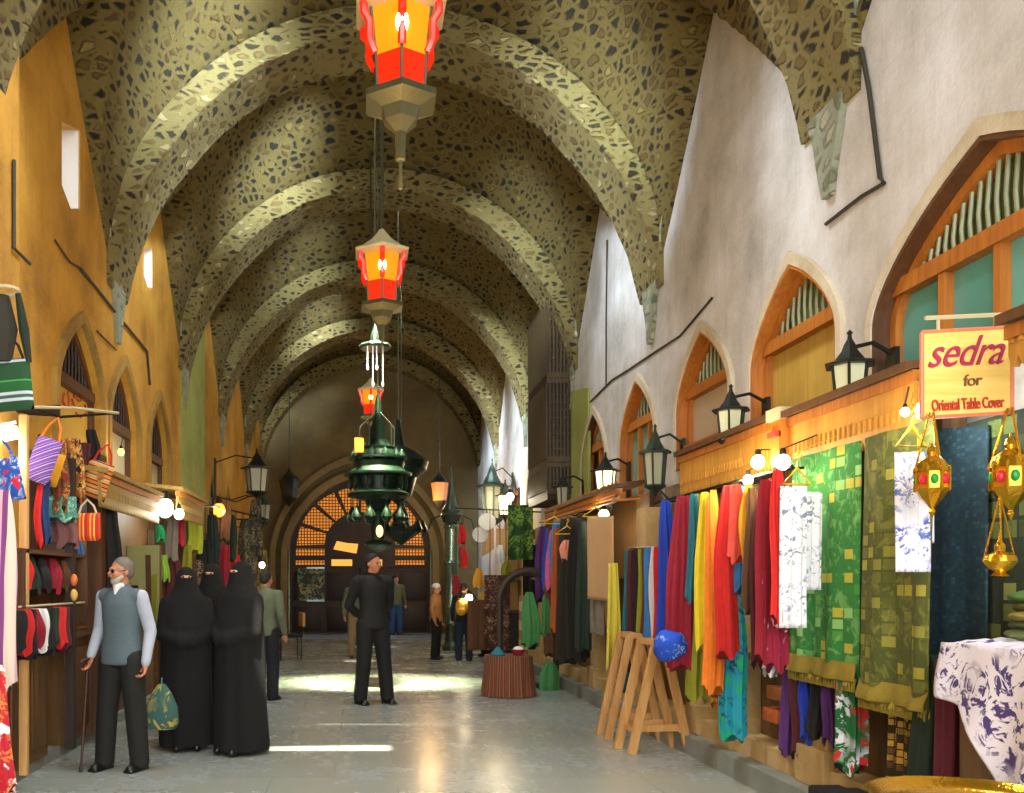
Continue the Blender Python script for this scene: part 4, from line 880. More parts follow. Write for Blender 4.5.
for i, (y, x, h, lb) in enumerate(((5.5, 2.93, .07, 'black folded cloth nearest the swirled scarf on the step'), (5.2, 2.88, .12, 'tallest black folded bundle in the row on the step'), (4.85, 2.9, .08, 'black folded cloth nearest the brass tray on the step'))):
    tag(MB().box((x-.13, y-.14, .162), (x+.08, y+.14, .17+h), bev=.02).build('folded_bundle', k_black, smooth=60), lb, 'bundle', 'black bundles on the stone step')
# boxes in the niche by the second pier
for i, (py, c_, lb) in enumerate(((590, 'a8341c', 'dark red box on the upper niche shelf'), (610, 'd87030', 'orange box under the red one in the niche'), (648, 'c84020', 'bright red box in the middle of the niche'), (700, '9a5a28', 'brown box low in the niche by the pier'), (722, 'c86a34', 'orange box lowest in the niche by the pier'))):
    p = W(768+(i % 2)*4, py, 3.05); tag(MB().box((3.06, p.y-.12, p.z), (3.19, p.y+.12, p.z+.1), bev=.008).build('box', plain('box_%d' % i, c_, .6, 0, .3, 30)), lb, 'box', 'small boxes in the niche')
# ------------------------------------------------------------------ trestles
def trestle(label, x, y, wd, dep, H=1.0, rot=0):
    t_ = thing('trestle', label, 'trestle', (x, y, 0), rot)
    def bar(a, b, w=.035, d=.02, nm='leg'):
        a, b = Vector(a), Vector(b); dr = (b-a).normalized(); s1 = dr.cross(Vector((0, 1, 0))).normalized()*w; s2 = dr.cross(s1).normalized()*d
        o = MB().rings([[a+s1+s2, a-s1+s2, a-s1-s2, a+s1-s2], [b+s1+s2, b-s1+s2, b-s1-s2, b+s1-s2]]).build(nm, m_pal, t_, smooth=0, world=False)
    for yy in (-dep/2, dep/2):
        bar((-wd/2, yy, .0), (-.04, yy, H)); bar((wd/2, yy, .0), (.04, yy, H)); bar((-wd*.36, yy+.03, .22), (wd*.36, yy+.03, .22), .03, .012, 'crossbar')
    bar((0, -dep/2-.05, H), (0, dep/2+.05, H), .04, .03, 'ridge') if False else MB().box((-.06, -dep/2-.04, H-.03), (.06, dep/2+.04, H+.02)).build('ridge', m_pal, t_, smooth=0, world=False)
    MB().box((-wd*.4, -dep/2, .18), (-wd*.4+.04, dep/2, .22)).build('side_rail', m_pal, t_, smooth=0, world=False); MB().box((wd*.4-.04, -dep/2, .18), (wd*.4, dep/2, .22)).build('side_rail', m_pal, t_, smooth=0, world=False)
trestle('pale wooden trestle standing behind, nearer the yellow cloth', 2.62, 8.75, .5, .3)
trestle('pale wooden trestle standing in front, under the blue bundle', 2.62, 8.05, .54, .28, .98, .15)
# ------------------------------------------------------------------ middle racks
sheet('hanging_cloth', 'pale yellow cloth hanging in a long point by the middle rack', 'cloth', P(606, 563, 9.4), P(621, 563, 9.4), 1.5-(672-HY)*9.4/FPX, 1.5-(640-HY)*9.4/FPX, k_lem, 2, .02, nrm=(0, -1, 0), pinch=.4)
tag(MB().tube([(2.8, 9.3, 1.86), (2.8, 8.2, 1.83)], .012, 6).tube([(2.8, 9.3, 1.86), (3.02, 9.3, 1.86)], .01, 6).tube([(2.8, 8.2, 1.83), (3.02, 8.2, 1.86)], .01, 6).build('clothes_rail', m_iron), 'short iron rail holding the row of narrow scarves', 'rail')
for i, (px, yb, mt, lb) in enumerate(((628, 690, k_teal, 'teal narrow scarf at the left end of the short rail'), (634, 672, k_maroon, 'reddish brown narrow scarf on the short rail'), (639, 660, k_black, 'black narrow scarf nearest the brown one'), (643, 655, k_olive, 'olive narrow scarf in the middle of the short rail'), (647, 650, k_brown, 'brown narrow scarf in the middle of the short rail'), (651, 645, k_sky, 'pale blue narrow scarf on the short rail'), (656, 640, k_white, 'white narrow scarf on the short rail'), (661, 640, k_red, 'red narrow scarf at the right end of the short rail'))):
    p = W(px, 560, 2.8); s = FPX/p.y; p.z = 1.84; scarf('scarf', lb, 'scarf', p, 1.5+(HY-yb)/s, .055, .03, mt, 'narrow scarves on the short rail', seed=i, top=.8, lobes=3)
tag(MB().tube([(2.72, 9.6, 2.38), (2.72, 13.6, 2.42)], .02, 8).tube([(2.72, 9.6, 2.38), (3.0, 9.6, 2.4)], .015, 6).tube([(2.72, 13.6, 2.42), (3.0, 13.6, 2.42)], .015, 6).build('clothes_rail', m_or), 'long orange wooden rail over the fur and beige cloths', 'rail')
sheet('hanging_cloth', 'large plain beige cloth hanging from the long rail', 'cloth', W(588, 516, 2.7), W(614, 516, 2.7), 1.5-(600-HY)/90+.0, 1.5-(602-HY)/95, k_beige, 1, .01)
sheet('hanging_cloth', 'grey cloth showing below the large beige one', 'cloth', W(590, 595, 2.76), W(606, 595, 2.76), .9, .9, k_grey, 2, .02)
for i, (px, yb, r_, mt, lb) in enumerate(((543, 600, .11, k_purp, 'dark violet scarf at the far end of the long rail'), (548, 590, .07, k_blue, 'blue scarf beside the violet one on the long rail'), (552, 590, .08, k_pink, 'pink scarf on the long rail'), (556, 575, .08, k_sky, 'pale blue scarf beside the pink one'), (551, 655, .09, k_brown, 'long brown cloth below the pink scarf'), (558, 630, .09, cl('rust_cloth', 'a0501c'), 'rust brown cloth left of the fur pelts'), (567, 662, .13, plain('dark_fur', '2a2418', .95, 0, .5, 60, .8), 'thick dark fur pelt with a pink collar'), (577, 660, .13, plain('black_fur', '16140f', .95, 0, .5, 60, .8), 'blacker fur pelt right of the first pelt'), (584, 650, .09, k_dgreen, 'dark green cloth between pelts and the beige cloth'))):
    p = W(px, 523, 2.68-.03*(i % 2)); s = FPX/p.y; p.z = 2.33-.05*(i % 3); scarf('scarf' if 'scarf' in lb else 'hanging_pelt' if 'fur' in lb and 'pelt' in lb.split(' with')[0] and 'left' not in lb else 'hanging_cloth', lb, 'scarf' if 'scarf' in lb else 'cloth', p, 1.5+(HY-yb)/s, r_*.9, r_*.6, mt, 'pieces on the long orange rail', seed=40+i, top=.5)
p = W(566, 540, 2.6); scarf('collar_cloth', 'salmon pink cloth tucked on top of the first fur pelt', 'cloth', p, p.z-.25, .07, .05, cl('salmon_cloth', 'd88a70'), lobes=3)
for i, (px, py, lb) in enumerate(((554, 520, 'yellow hanger at the far end of the long rail'), (567, 530, 'yellow hanger over the fur pelt'), (596, 512, 'yellow hanger over the beige cloth'))): hanger(lb, W(px, py, 2.6), .3, m_yh, .0, 'yellow hangers on the long rail')
bulb('white glowing lamp at the near end of the long rail', W(604, 515, 2.85), .06, 10)
# ------------------------------------------------------------------ striped table, hoop stand, far stall
tb = thing('draped_table', 'small round table with a brown striped cloth standing on the floor', 'table', (1.98, 12.0, 0))
MB().lathe([(.3, .5), (.31, .53), (0, .535)], (1.98, 12, 0), 24).build('tabletop', m_br, tb)
rs = []
for j in range(9):
    t2 = j/8; r = []
    for i in range(72):
        a_ = 2*PI*i/72; rr = .315+.035*t2*(1+.7*math.sin(a_*14)); r.append(Vector((1.98+rr*math.cos(a_), 12+rr*math.sin(a_), .54-.53*t2)))
    rs.append(r)
t = NT('brown_striped_cloth', .9); sx_ = t.n('ShaderNodeSeparateXYZ'); t.l(t.mapv(loc=(0, 0, 0)), sx_.inputs[0]); an = t.math('ARCTAN2', sx_.outputs[1], sx_.outputs[0])
t.base(t.ramp(t.math('FRACT', t.math('MULTIPLY', an, 14/(2*PI)*2)), [(0, '6a3424'), (.3, '8a5c3c'), (.5, '4a2418'), (.75, '96683c'), (.85, '6a3424')], 'CONSTANT'))
MB().rings(rs).build('table_cloth', t.m, tb, smooth=80)
p = Vector((1.82, 11.9, .54)); tag(MB().lathe([(.09, 0), (.1, .02), (.05, .08), (.01, .12)], p, 12).build('skullcap', k_teal), 'small teal cap lying on the striped table', 'cap')
p = Vector((2.1, 11.95, .54)); o = thing('bowl', 'small dark red bowl with something white on the striped table', 'bowl', p); MB().lathe([(.05, 0), (.09, .06), (.095, .08)], p, 14).build('body', k_crim, o); MB().ball((2.1, 11.95, .62), (.07, .07, .04)).build('content', k_white, o)
hp = thing('hoop_stand', 'dark wooden stand with a round arched top behind the striped table', 'stand', (2.55, 13.0, 0)); m_k = m_dk
y = 13.0; X0, X1 = (500-HX)*y/FPX, (556-HX)*y/FPX; xc_ = (X0+X1)/2; rr = (X1-X0)/2
MB().tube([(xc_+rr*math.cos(PI*q/16), y, 1.25+.42*math.sin(PI*q/16)) for q in range(17)], .06, 8).build('arched_top', m_k, hp)
for sx in (-1, 1): MB().tube([(xc_+sx*rr, y, 1.27), (xc_+sx*rr, y, 0)], .045, 8).build('post', m_k, hp)
MB().box((xc_-rr-.12, y-.15, .0), (xc_+rr+.1, y+.15, .06)).build('foot', m_k, hp)
tag(MB().box((2.52, 14.0, .16), (2.62, 14.3, 1.3), bev=.02).build('rolled_rug', stripes('cream_roll', [(0, 'b8a878'), (.5, '8a6a3c')], .3)), 'cream rolled rug standing upright behind the hoop stand', 'rug')
for px, py0, py1, r_, lb in ((530, 592, 645, .11, 'pale green cloth hanging inside the arch of the hoop stand'), (546, 595, 635, .06, 'pale green cloth right of the hoop stand'), (549, 662, 692, .12, 'pale green cloth bunched on the step right of the striped table')):
    p = P(px, py0, 12.6); scarf('green_cloth', lb, 'cloth', p, EYE+(HY-py1)*12.6/FPX, r_, r_*.6, cl('pale_green_cloth', '3c7a40'), 'pale green cloths by the hoop stand', top=.35)
# far right stall goods
st = thing('stall_counter', 'dark stall counter far down on the right', 'counter', (2.85, 17.1, 0)); MB().box((2.7, 16.6, .0), (3.0, 17.6, .95), bev=.02).build('cabinet', m_dk, st); MB().box((2.66, 16.55, .95), (3.02, 17.65, 1.0)).build('top', m_br, st)
rnd = random.Random(3)
goods = [(470, 520, 'wd', 'white plate'), (482, 508, 'wd', 'white plate')]
def plate(lb, p, r, mt, g): 
    o = MB().lathe([(0, 0), (r*.6, .0), (r, .03), (r*1.02, .035), (r*.6, .015), (0, .012)], (0, 0, 0), 18); M_ = Matrix.Translation(p) @ Matrix.Rotation(R(80), 4, 'X')
    o.v = [M_ @ v for v in o.v]; return tag(o.build('hanging_plate', mt), lb, 'plate', g)
bulb('bright bulb glowing low in the far right stall', P(469, 598, 17.2), .07, 12)
plate('white plate hung highest at the far right stall', P(487, 522, 17.0), .16, m_wp, 'plates hung at the far right stall'); plate('white plate hung second, lower left of the highest', P(480, 535, 17.0), .15, m_wp, 'plates hung at the far right stall')
sheet('hanging_cloth', 'cream cloth hung beside the plates at the far right stall', 'cloth', P(482, 528, 17), P(494, 524, 17), 2.0, 2.15, k_beige, 1, .02, nrm=(0, -1, 0))
sheet('hanging_cloth', 'second cream cloth hung at the far right stall near the lit lantern', 'cloth', P(496, 528, 16.8), P(512, 530, 16.8), 2.05, 1.95, k_beige, 1, .02, nrm=(0, -1, 0))
for i, (px, py, c_, lb) in enumerate(((462, 525, k_red, 'red tassel beside the lamp post'), (464, 548, k_red, 'second red tassel lower by the lamp post'), (500, 545, k_white, 'white tassel under the cream cloths'), (478, 568, k_gold, 'golden tassel above the bright far bulb'), (456, 575, k_crim, 'dark red tassel at the left of the far stall'), (506, 560, k_olive, 'olive tassel near the lit far lantern'), (490, 600, k_maroon, 'maroon tassel hung low in the far stall'))):
    p = P(px, py, 16.4); go = scarf('tassel', lb, 'tassel', p, p.z-.33, .07, .07, c_, 'tassels hung at the far right stall', seed=i, lobes=4); MB().tube([p-Vector((0, 0, .02)), Vector((p.x, 16.4, EYE+(HY-509)*16.4/FPX))], .008, 5).build('string', m_cab, go)
for i, (px, pt, pb, mt, lb) in enumerate(((497, 575, 650, printed('dark_red_carpet', '3a1a18', '8a6a50', 12), 'dark patterned carpet hanging at the far stall'), (520, 505, 560, printed('leafy_green', '1f4a1c', '7aa040', 8, .45, .55), 'leafy green textile hanging under the lit far lantern'), (480, 600, 650, k_brown, 'brown cloth hanging low at the far stall'), (535, 545, 660, k_black, 'black cloth hanging at the near end of the far stall'))):
    p = P(px, pt, 15.6+.2*i); sheet('hanging_textile', lb, 'textile', p-Vector((.22, 0, 0)), p+Vector((.22, 0, 0)), EYE+(HY-pb)*p.y/FPX, EYE+(HY-pb)*p.y/FPX, mt, 2, .03, nrm=(0, -1, 0), group='textiles hanging at the far right stall')
tag(MB().tube([P(455, 508, 16.4), P(540, 512, 16.4)], .015, 6).tube([P(540, 512, 16.4), Vector((XR, 16.4, EYE+(HY-512)*16.4/FPX))], .015, 6).build('hanging_pole', m_iron), 'thin iron pole from which the far right stall goods hang', 'pole')
bulb('cold white lamp above the leafy green textile', P(510, 497, 16.2), .07, 10, 'f4f8ff')
# ------------------------------------------------------------------ left shops
struct(MB().box((XL-.02, 5, 0), (XL+.16, 20, .1)).build('trim_140', m_step, smooth=0), 'low stone kerb along the left shops')
wl_ = wood('ochre_door_wood', '3c2810', '6e4c20'); XF = -2.55
lf = []
for i, (y0, y1, lb) in enumerate(((5.0, 6.35, 'brown wooden shop cabinet nearest the camera on the left'), (6.5, 7.35, 'worn wooden cabinet below the red and black cloths'), (7.75, 9.2, 'wooden shop door panel behind the old man'), (9.5, 11.5, 'wooden shop front behind the veiled women'), (11.8, 14.5, 'wooden shop front on the left behind the seated stalls'), (15, 18, 'wooden shop front furthest down on the left'))):
    r_ = thing('shop_cabinet', lb, 'shop cabinet', ((XL+XF)/2, (y0+y1)/2, .1)); x0_ = XL+.14 if y0 < 7 else XL+.02; XF = -2.55 if i < 3 else -2.64
    MB().box((x0_, y0, .1), (XF, y1, 2.35 if i > 2 else 1.02)).build('body', wl_, r_, smooth=0)
    for q in range(2): 
        a0 = y0+(y1-y0)*(.06+.48*q); a1 = y0+(y1-y0)*(.46+.48*q); MB().box((XF-.005, a0, .2), (XF+.02, a1, .92), bev=.012).build('door_panel', wl_, r_)
    MB().box((x0_, y0-.03, 1.02), (XF+.05, y1+.03, 1.06)).build('worktop', m_br, r_, smooth=0) if i < 3 else None
struct(MB().box((XL-.02, 4.6, 1.1), (XL+.03, 9.4, 2.6)).build('trim_141', m_br, smooth=0))
def lp_(px, py, X=-2.45): return W(px, py, X)
# posts
p = lp_(24, 415); tag(MB().box((p.x-.03, p.y-.03, .1), (p.x+.03, p.y+.03, p.z), bev=.008).build('wooden_post', m_pal), 'pale upright wooden post at the left edge beside the purple bag', 'post')
p = lp_(70, 415); tag(MB().box((p.x-.03, p.y-.04, .1), (p.x+.04, p.y+.04, 2.55)).build('wooden_post', m_dk), 'dark wooden post behind the patterned hanging cloths', 'post')
p = lp_(100, 430); tag(MB().box((p.x-.1, p.y-.08, .1), (p.x+.04, p.y+.08, 2.7)).build('wooden_post', m_br), 'brown wooden post left of the ochre canopies', 'post')
aw = thing('awning_frame', 'thin metal awning frame jutting out above the hanging bags on the left', 'awning frame', (-2.4, 7.5, 2.6))
A, B_, C_ = W(28, 407, -2.5), W(118, 413, -2.15), W(60, 417, -2.5)
MB().tube([A, W(75, 408, -2.35), B_], .014, 6).build('front_rod', m_cream, aw); MB().tube([B_, C_, A], .012, 6).build('rear_rod', m_iron, aw)
MB().prism([A+Vector((-.15, 0, -.02)), W(60, 406, -2.5), C_, W(30, 415, -2.6)], (0, 0, .012)).build('cover_plate', m_dk, aw, smooth=0)
def bag(label, px, py, wpx, hpx, X, mat, tilt=0, group=None, handle=True, d=None, hmat=None):
    c = W(px, py, X) if d is None else P(px, py, d); s = FPX/c.y; w2, h2 = wpx/s/2, hpx/s/2
    t_ = thing('striped_bag', label, 'bag', (c.x, c.y, c.z-h2)); b = MB(); n = 10; ct_, st_ = math.cos(tilt), math.sin(tilt); g = []
    for sgn_ in (-1, 1):
        vs = []; fs = []
        for j in range(n+1):
            for i in range(n+1):
                u, v = 2*i/n-1, 2*j/n-1; th = .035*((1-u**4)*(1-v**4))**.6*sgn_; x_ = u*w2*(1-.06*v*v*0); z_ = v*h2+.02*u*u*0
                vs.append(Vector((c.x+x_*ct_-z_*st_, c.y+th, c.z+x_*st_+z_*ct_)))
        for j in range(n):
            for i in range(n): a = j*(n+1)+i; fs.append((a, a+1, a+n+2, a+n+1))
        b.add(vs, fs)
    b.build('pouch', mat, t_, smooth=60)
    if handle:
        def q(u, v): x_, z_ = u*w2, v*h2; return Vector((c.x+x_*ct_-z_*st_, c.y, c.z+x_*st_+z_*ct_))
        MB().tube([q(-.7, .95), q(-.5, 1.5), q(0, 1.75+.2), q(.5, 1.5), q(.7, .95)], .01, 6).build('handle', hmat or mat, t_)
    return t_
st_gr = stripes('green_white_stripes', [(0, '1c4a2c'), (.22, 'b8c8d0'), (.3, '3c5a58'), (.38, 'b8c8d0'), (.46, '1c5a2c'), (.72, '38a048'), (.76, '1c4a2c')], .26, rot=.1)
st_pu = stripes('purple_stripes', [(0, '6a4aa0'), (.5, 'c8a8b8'), (.65, '5a3c98'), (.9, 'b888a0')], .045, rot=.35)
st_or = stripes('orange_ethnic_stripes', [(0, 'c8742c'), (.2, '6a2c1c'), (.3, 'd89a3c'), (.5, 'b8b0a0'), (.6, '8a3c28'), (.7, 'd8882c'), (.9, '3c2418')], .12, rot=-.35)
st_ro = stripes('red_orange_stripes', [(0, 'd83c1c'), (.25, 'e8a03c'), (.4, 'd8401c'), (.6, 'f0b040'), (.75, 'b82c1c')], .09, axis=0)
bag('large green and white striped bag hanging at the left edge from long dark straps', 12, 385, 40, 52, -2.4, st_gr, .1, hmat=k_dgreen, d=6.0)
tag(MB().tube([P(-12+17*math.cos(2*PI*q/16)+14, 291+5*math.sin(2*PI*q/16), 6.0+.05*math.sin(2*PI*q/16)) for q in range(17)], .014, 6).build('metal_ring', m_cream), 'pale metal ring from which the green striped bag hangs at the left edge', 'ring')
o = MB().tube([P(18, 294, 6.0), P(24, 330, 6.0), P(29, 362, 6.0)], [.02, .035, .02], 8).build('bag_strap', k_dgreen); tag(o, 'dark green strap running from the ring to the green striped bag, right side', 'strap')
o = MB().tube([P(2, 296, 6.0), P(3, 330, 6.0), P(3, 362, 6.0)], [.05, .1, .06], 8).build('bag_strap', cl('dark_bundle', '2c2a20')); tag(o, 'wide dark cloth strap above the green striped bag at the very edge', 'strap')
bag('purple and white striped bag tilted beside the pale post', 43, 460, 26, 46, -2.4, st_pu, -.35, hmat=k_or)
bag('plain yellow bag half behind the purple striped one', 55, 470, 13, 34, -2.45, k_gold, -.3, handle=False)
bag('orange bag with dark woven bands tilted beside the post', 97, 480, 26, 38, -2.35, st_or, -.3, hmat=k_red)
bag('bright red and orange striped bag hanging level with the shelf', 88, 527, 25, 28, -2.3, st_ro, .02, hmat=cl('pale_rope', 'd8c0a0'))
for i, (px, py, w_, h_2, mt, lb) in enumerate(((60, 475, 14, 70, printed('brown_kilim', '5a3418', 'c08a3c', 16, .45, .55, '8a2c1c'), 'long brown patterned cloth hanging behind the yellow bag'), (74, 470, 16, 62, printed('orange_kilim', '8a4a1c', 'd8a850', 18, .45, .55, '2c1a10'), 'orange brown patterned cloth hanging in the middle of the left shop'), (86, 463, 12, 40, k_maroon, 'dark maroon cloth high behind the orange banded bag'), (46, 510, 8, 60, cl('deep_blue_cloth', '1c3a6a'), 'blue cloth hanging below the purple striped bag'), (39, 515, 6, 60, k_red, 'thin red cloth hanging below the purple striped bag'), (62, 508, 26, 22, printed('teal_lace', '4a8a78', 'a0c8b0', 20), 'teal lace cloth hanging above the left shelf'), (66, 530, 22, 30, cl('grey_pink_cloth', '7a5050'), 'dusty pink cloth hanging below the teal lace'), (103, 520, 10, 60, printed('dark_speckled', '2c2420', '8a7068', 25), 'dark speckled cloth right of the red and orange bag'), (80, 555, 7, 50, k_sky, 'narrow sky blue cloth below the red and orange bag'), (93, 445, 10, 30, k_black, 'black cloth hanging high by the brown post'))):
    c = W(px, py, -2.48); s = FPX/c.y; scarf('hanging_cloth', lb, 'cloth', (c.x, c.y, c.z+h_2/2/s), c.z-h_2/2/s, w_/2/s, w_/2.6/s, mt, 'cloths hanging in the left shop', seed=60+i, top=.8)
sh = thing('wall_shelf', 'wooden shelf with small purses standing along the left wall', 'shelf', (-2.6, 7.0, 1.75)); a, b_ = W(8, 552, -2.5), W(78, 552, -2.5)
MB().box((-2.72, a.y, a.z+.0), (-2.42, b_.y, a.z+.03)).build('board', m_br, sh, smooth=0); MB().tube([(-2.42, a.y, 1.33), (-2.42, b_.y, 1.33)], .01, 6).build('rod', m_cream, sh)
for yy in (a.y+.05, b_.y-.05): MB().box((-2.72, yy-.02, 1.3), (-2.4, yy+.02, a.z)).build('bracket', m_br, sh, smooth=0)
for i, (px, mt, lb) in enumerate(((14, cl('rose_cloth', 'a06060'), 'rose purse at the near end under the left shelf'), (20, k_red, 'red purse second from the near end under the left shelf'), (30, k_dgreen, 'dark green purse in the middle under the left shelf'), (40, k_black, 'black purse in the middle under the left shelf'), (52, k_crim, 'bright crimson purse under the left shelf'), (63, k_brown, 'brown purse toward the far end under the left shelf'))):
    c = W(px, 560, -2.5); scarf('purse', lb, 'purse', (c.x, c.y, 1.7), 1.44, .07, .06, mt, 'purses hanging under the left shelf', seed=i, top=.5, lobes=3)
for i, (px, mt, lb) in enumerate(((14, k_black, 'black cloth at the near end of the low left rod'), (21, k_red, 'red cloth nearest the camera on the low left rod'), (27, k_black, 'black cloth between the two red ones on the low left rod'), (32, k_crim, 'crimson cloth in the middle of the low left rod'), (37, k_white, 'white and green cloth on the low left rod'), (43, k_black, 'wide black cloth right of the white one'), (49, k_dgreen, 'dark green cloth on the low left rod'), (56, k_red, 'red cloth at the far end of the low left rod'), (61, k_maroon, 'maroon cloth last on the low left rod'))):
    c = W(px, 615, -2.4); s = FPX/c.y; scarf('hanging_cloth', lb, 'cloth', (c.x, c.y, 1.31), 1.31-.27-.03*(i % 3), .075, .035, mt, 'red and black cloths on the low left rod', seed=i, top=.7, lobes=3)
for i, (py, c_, lb) in enumerate(((595, 'd8b050', 'small golden pouch hanging right of the left shelf'), (580, 'd87038', 'small orange pouch hanging above the golden one'))):
    c = W(74, py, -2.35); tag(MB().ball(c, (.03, .03, .05)).build('pouch', plain('pouch_%d' % i, c_, .8)), lb, 'pouch', 'small pouches by the left shelf')
# edge scarves bottom left and glowing strip lamp
scarf('scarf', 'long white and purple scarf hanging at the left edge of the picture', 'scarf', P(-4, 490, 5.2), .9, .1, .1, stripes('pink_purple_stripes', [(0, 'c8a0b0'), (.4, '7a3c78'), (.6, 'd8c8b8')], .12, axis=0), lobes=4)
scarf('scarf', 'red and orange scarf hanging low in the bottom left corner', 'scarf', P(-6, 665, 4.7), .42, .07, .07, printed('red_orange_print', 'b81c2c', 'e08a3c', 12, .5, .56, 'e8e0e0'), lobes=4, lean=(.03, 0))
o = bag('blue and red printed bag at the left edge under the white lamp', 8, 480, 28, 44, -2.4, printed('blue_red_print', '1c50a8', 'c8d8f0', 10, .5, .55, 'c81c38'), .2, d=6.2)
t_ = thing('strip_lamp', 'bright white lamp at the left edge under the green striped bag', 'lamp', P(5, 434, 6.6)); MB().tube([P(-14, 438, 6.6), P(17, 432, 6.6)], .05, 10).build('tube', plain('tube_glow', 'f4f8ff', .3, emit='f0f6ff', es=5), t_); MB().tube([P(-14, 428, 6.6), P(16, 422, 6.6)], .012, 6).build('holder', m_wp, t_)
light('POINT', 'strip_glow', P(5, 445, 6.4), 8, (.9, .97, 1), shadow_soft_size=.1)
# left ochre canopies and the lamps between them
canopy('ochre carved canopy above the old man', -2.3, 8.0, 10.3, 2.48, 2.18, m_val2, True, .4, -1, roofmat=m_val2)
canopy('second ochre carved canopy further down the left side', -2.2, 10.9, 12.6, 2.62, 2.3, m_val2, True, .45, -1, roofmat=m_val2)
bulb('large white glowing lamp between the two ochre canopies', P(165, 508, 10.6), .1, 12, 'f4f8ff', hook=(-2.3, 10.4, 2.5)); bulb('smaller white glowing lamp right of the large one on the left', P(179, 514, 10.9), .06, 10, 'f4f8ff', hook=(-2.25, 11.0, 2.6))
bulb('orange candle-like lamp on the left wall beside the second arch', W(121, 452, -2.6), .035, 5, 'ffb040')
bulb('orange glowing lamp above the veiled women', P(219, 510, 14.5), .1, 3, 'ff8030')
bulb('tiny white lamp at the far left stall', P(262, 565, 15.5), .05, 8, 'e8ecff')
# framed poster and hanging goods above the women
ps = thing('painted_poster', 'cream painted poster on a board hanging behind the old man', 'poster', P(144, 600, 9.2)); a, b_ = P(127, 546, 9.3), P(159, 545, 9.1); z1 = EYE+(HY-625)*9.2/FPX
for q_ in (a, b_): MB().box((q_.x-.015, q_.y+.02, 0), (q_.x+.015, q_.y+.05, a.z)).build('easel_post', m_br, ps, smooth=0)
MB().prism([a, b_, Vector((b_.x, b_.y, z1)), Vector((a.x, a.y, z1))], (0, .02, 0)).build('board', plain('poster_cream', 'a09c60', .7, 0, .1, 3), ps, smooth=0)
def pp(u, v): q = a.lerp(b_, u); return Vector((q.x, q.y-.008, a.z+(z1-a.z)*v))
MB().prism([pp(.12, .5), pp(.36, .5), pp(.36, .72), pp(.12, .72)], (0, -.004, 0)).build('dark_picture', m_dk, ps, smooth=0); MB().prism([pp(.58, .12), pp(.75, .12), pp(.78, .8), pp(.62, .85)], (0, -.004, 0)).build('painted_figure', k_brown, ps, smooth=0); MB().prism([pp(.62, .4), pp(.95, .35), pp(.9, 1), pp(.7, 1)], (0, -.003, 0)).build('painted_shadow', k_olive, ps, smooth=0)
HG = [(112, 505, 585, 14, k_black, 'long black robe hanging between the striped bags and first ochre canopy'), (150, 530, 600, 9, cl('dusky_cloth', '4a3820'), 'dusky brown cloth hanging just right of the cream poster'), (200, 560, 610, 9, printed('spangled', '2a1a18', 'a08060', 22), 'spangled dark cloth behind the middle veiled person'), (231, 515, 560, 8, k_dgreen, 'dark green narrow cloth beside the high brown one'), (256, 500, 560, 10, printed('dark_metal_wares', '26241c', '7a704c', 16), 'second dark string of metal wares nearest the long bracket lantern'), (193, 512, 552, 14, cl('lime_shirt_cloth', 'a8b030'), 'yellow-green shirt hanging beneath the second canopy'), (160, 525, 540, 8, cl('green_pouch', '1c8a50'), 'small green pouch under the large white lamp'), (172, 520, 560, 10, k_grey, 'grey cloth hanging under the large white lamp'), (181, 520, 545, 6, cl('pink_red', 'c83050'), 'pink red cloth hanging beside the grey one'), (165, 555, 580, 7, cl('lime_green', '80a838'), 'lime green pouch above the veiled women'), (174, 560, 600, 14, k_maroon, 'dark red robe hanging behind the veiled women'), (205, 540, 600, 12, k_black, 'black robe hanging behind the veiled women'), (155, 545, 610, 10, k_brown, 'long brown cloth hanging right of the poster'), (225, 545, 590, 9, k_crim, 'crimson cloth hanging behind the third veiled woman'), (213, 515, 570, 10, k_dgreen, 'dark green cloth hanging under the orange lamp'), (236, 555, 600, 9, k_red, 'red cloth hanging near the end of the left stalls'), (248, 520, 590, 14, printed('dark_metal_wares', '26241c', '7a704c', 16), 'dark string of metal wares hanging at the far left'), (243, 580, 600, 8, k_coral, 'coral cloth low at the far left'), (262, 550, 640, 10, printed('gold_wares', '6a5424', 'b8a050', 14), 'golden patterned cloth hanging by the tiny white lamp'), (225, 500, 540, 8, k_brown, 'brown cloth high above the veiled women'), (187, 545, 600, 8, k_olive, 'olive cloth hanging below the yellow-green shirt')]
for i, (px, yt, yb, w_, mt, lb) in enumerate(HG):
    u = (px-150)/65; d = 8.6 if px < 130 else 11.2+3*u if px < 215 else 14.2+3.3*(px-215)/55; py_ = 480 if px < 130 else 508-2*u if px < 215 else 506+14*(px-215)/55
    p = P(px, yt, d); s = FPX/d; go = scarf('hanging_goods', lb, 'cloth', p, EYE+(HY-yb)/s, w_/2/s*1.1, w_/2.4/s, mt, 'goods hanging along the left stalls', seed=90+i, top=.7)
    MB().tube([p-Vector((0, 0, .02)), P(px, py_, d)], .008, 5).build('string', m_cab, go)
tag(MB().tube([P(150, 508, 11.2), P(215, 506, 14.2), P(270, 520, 17.5)], .015, 6).tube([P(150, 508, 11.2), Vector((XL, 11.2, 2.45))], .015, 6).tube([P(270, 520, 17.5), Vector((XL, 17.5, 2.75))], .015, 6).build('hanging_pole', m_iron), 'long thin pole from which the left stall goods hang', 'pole')
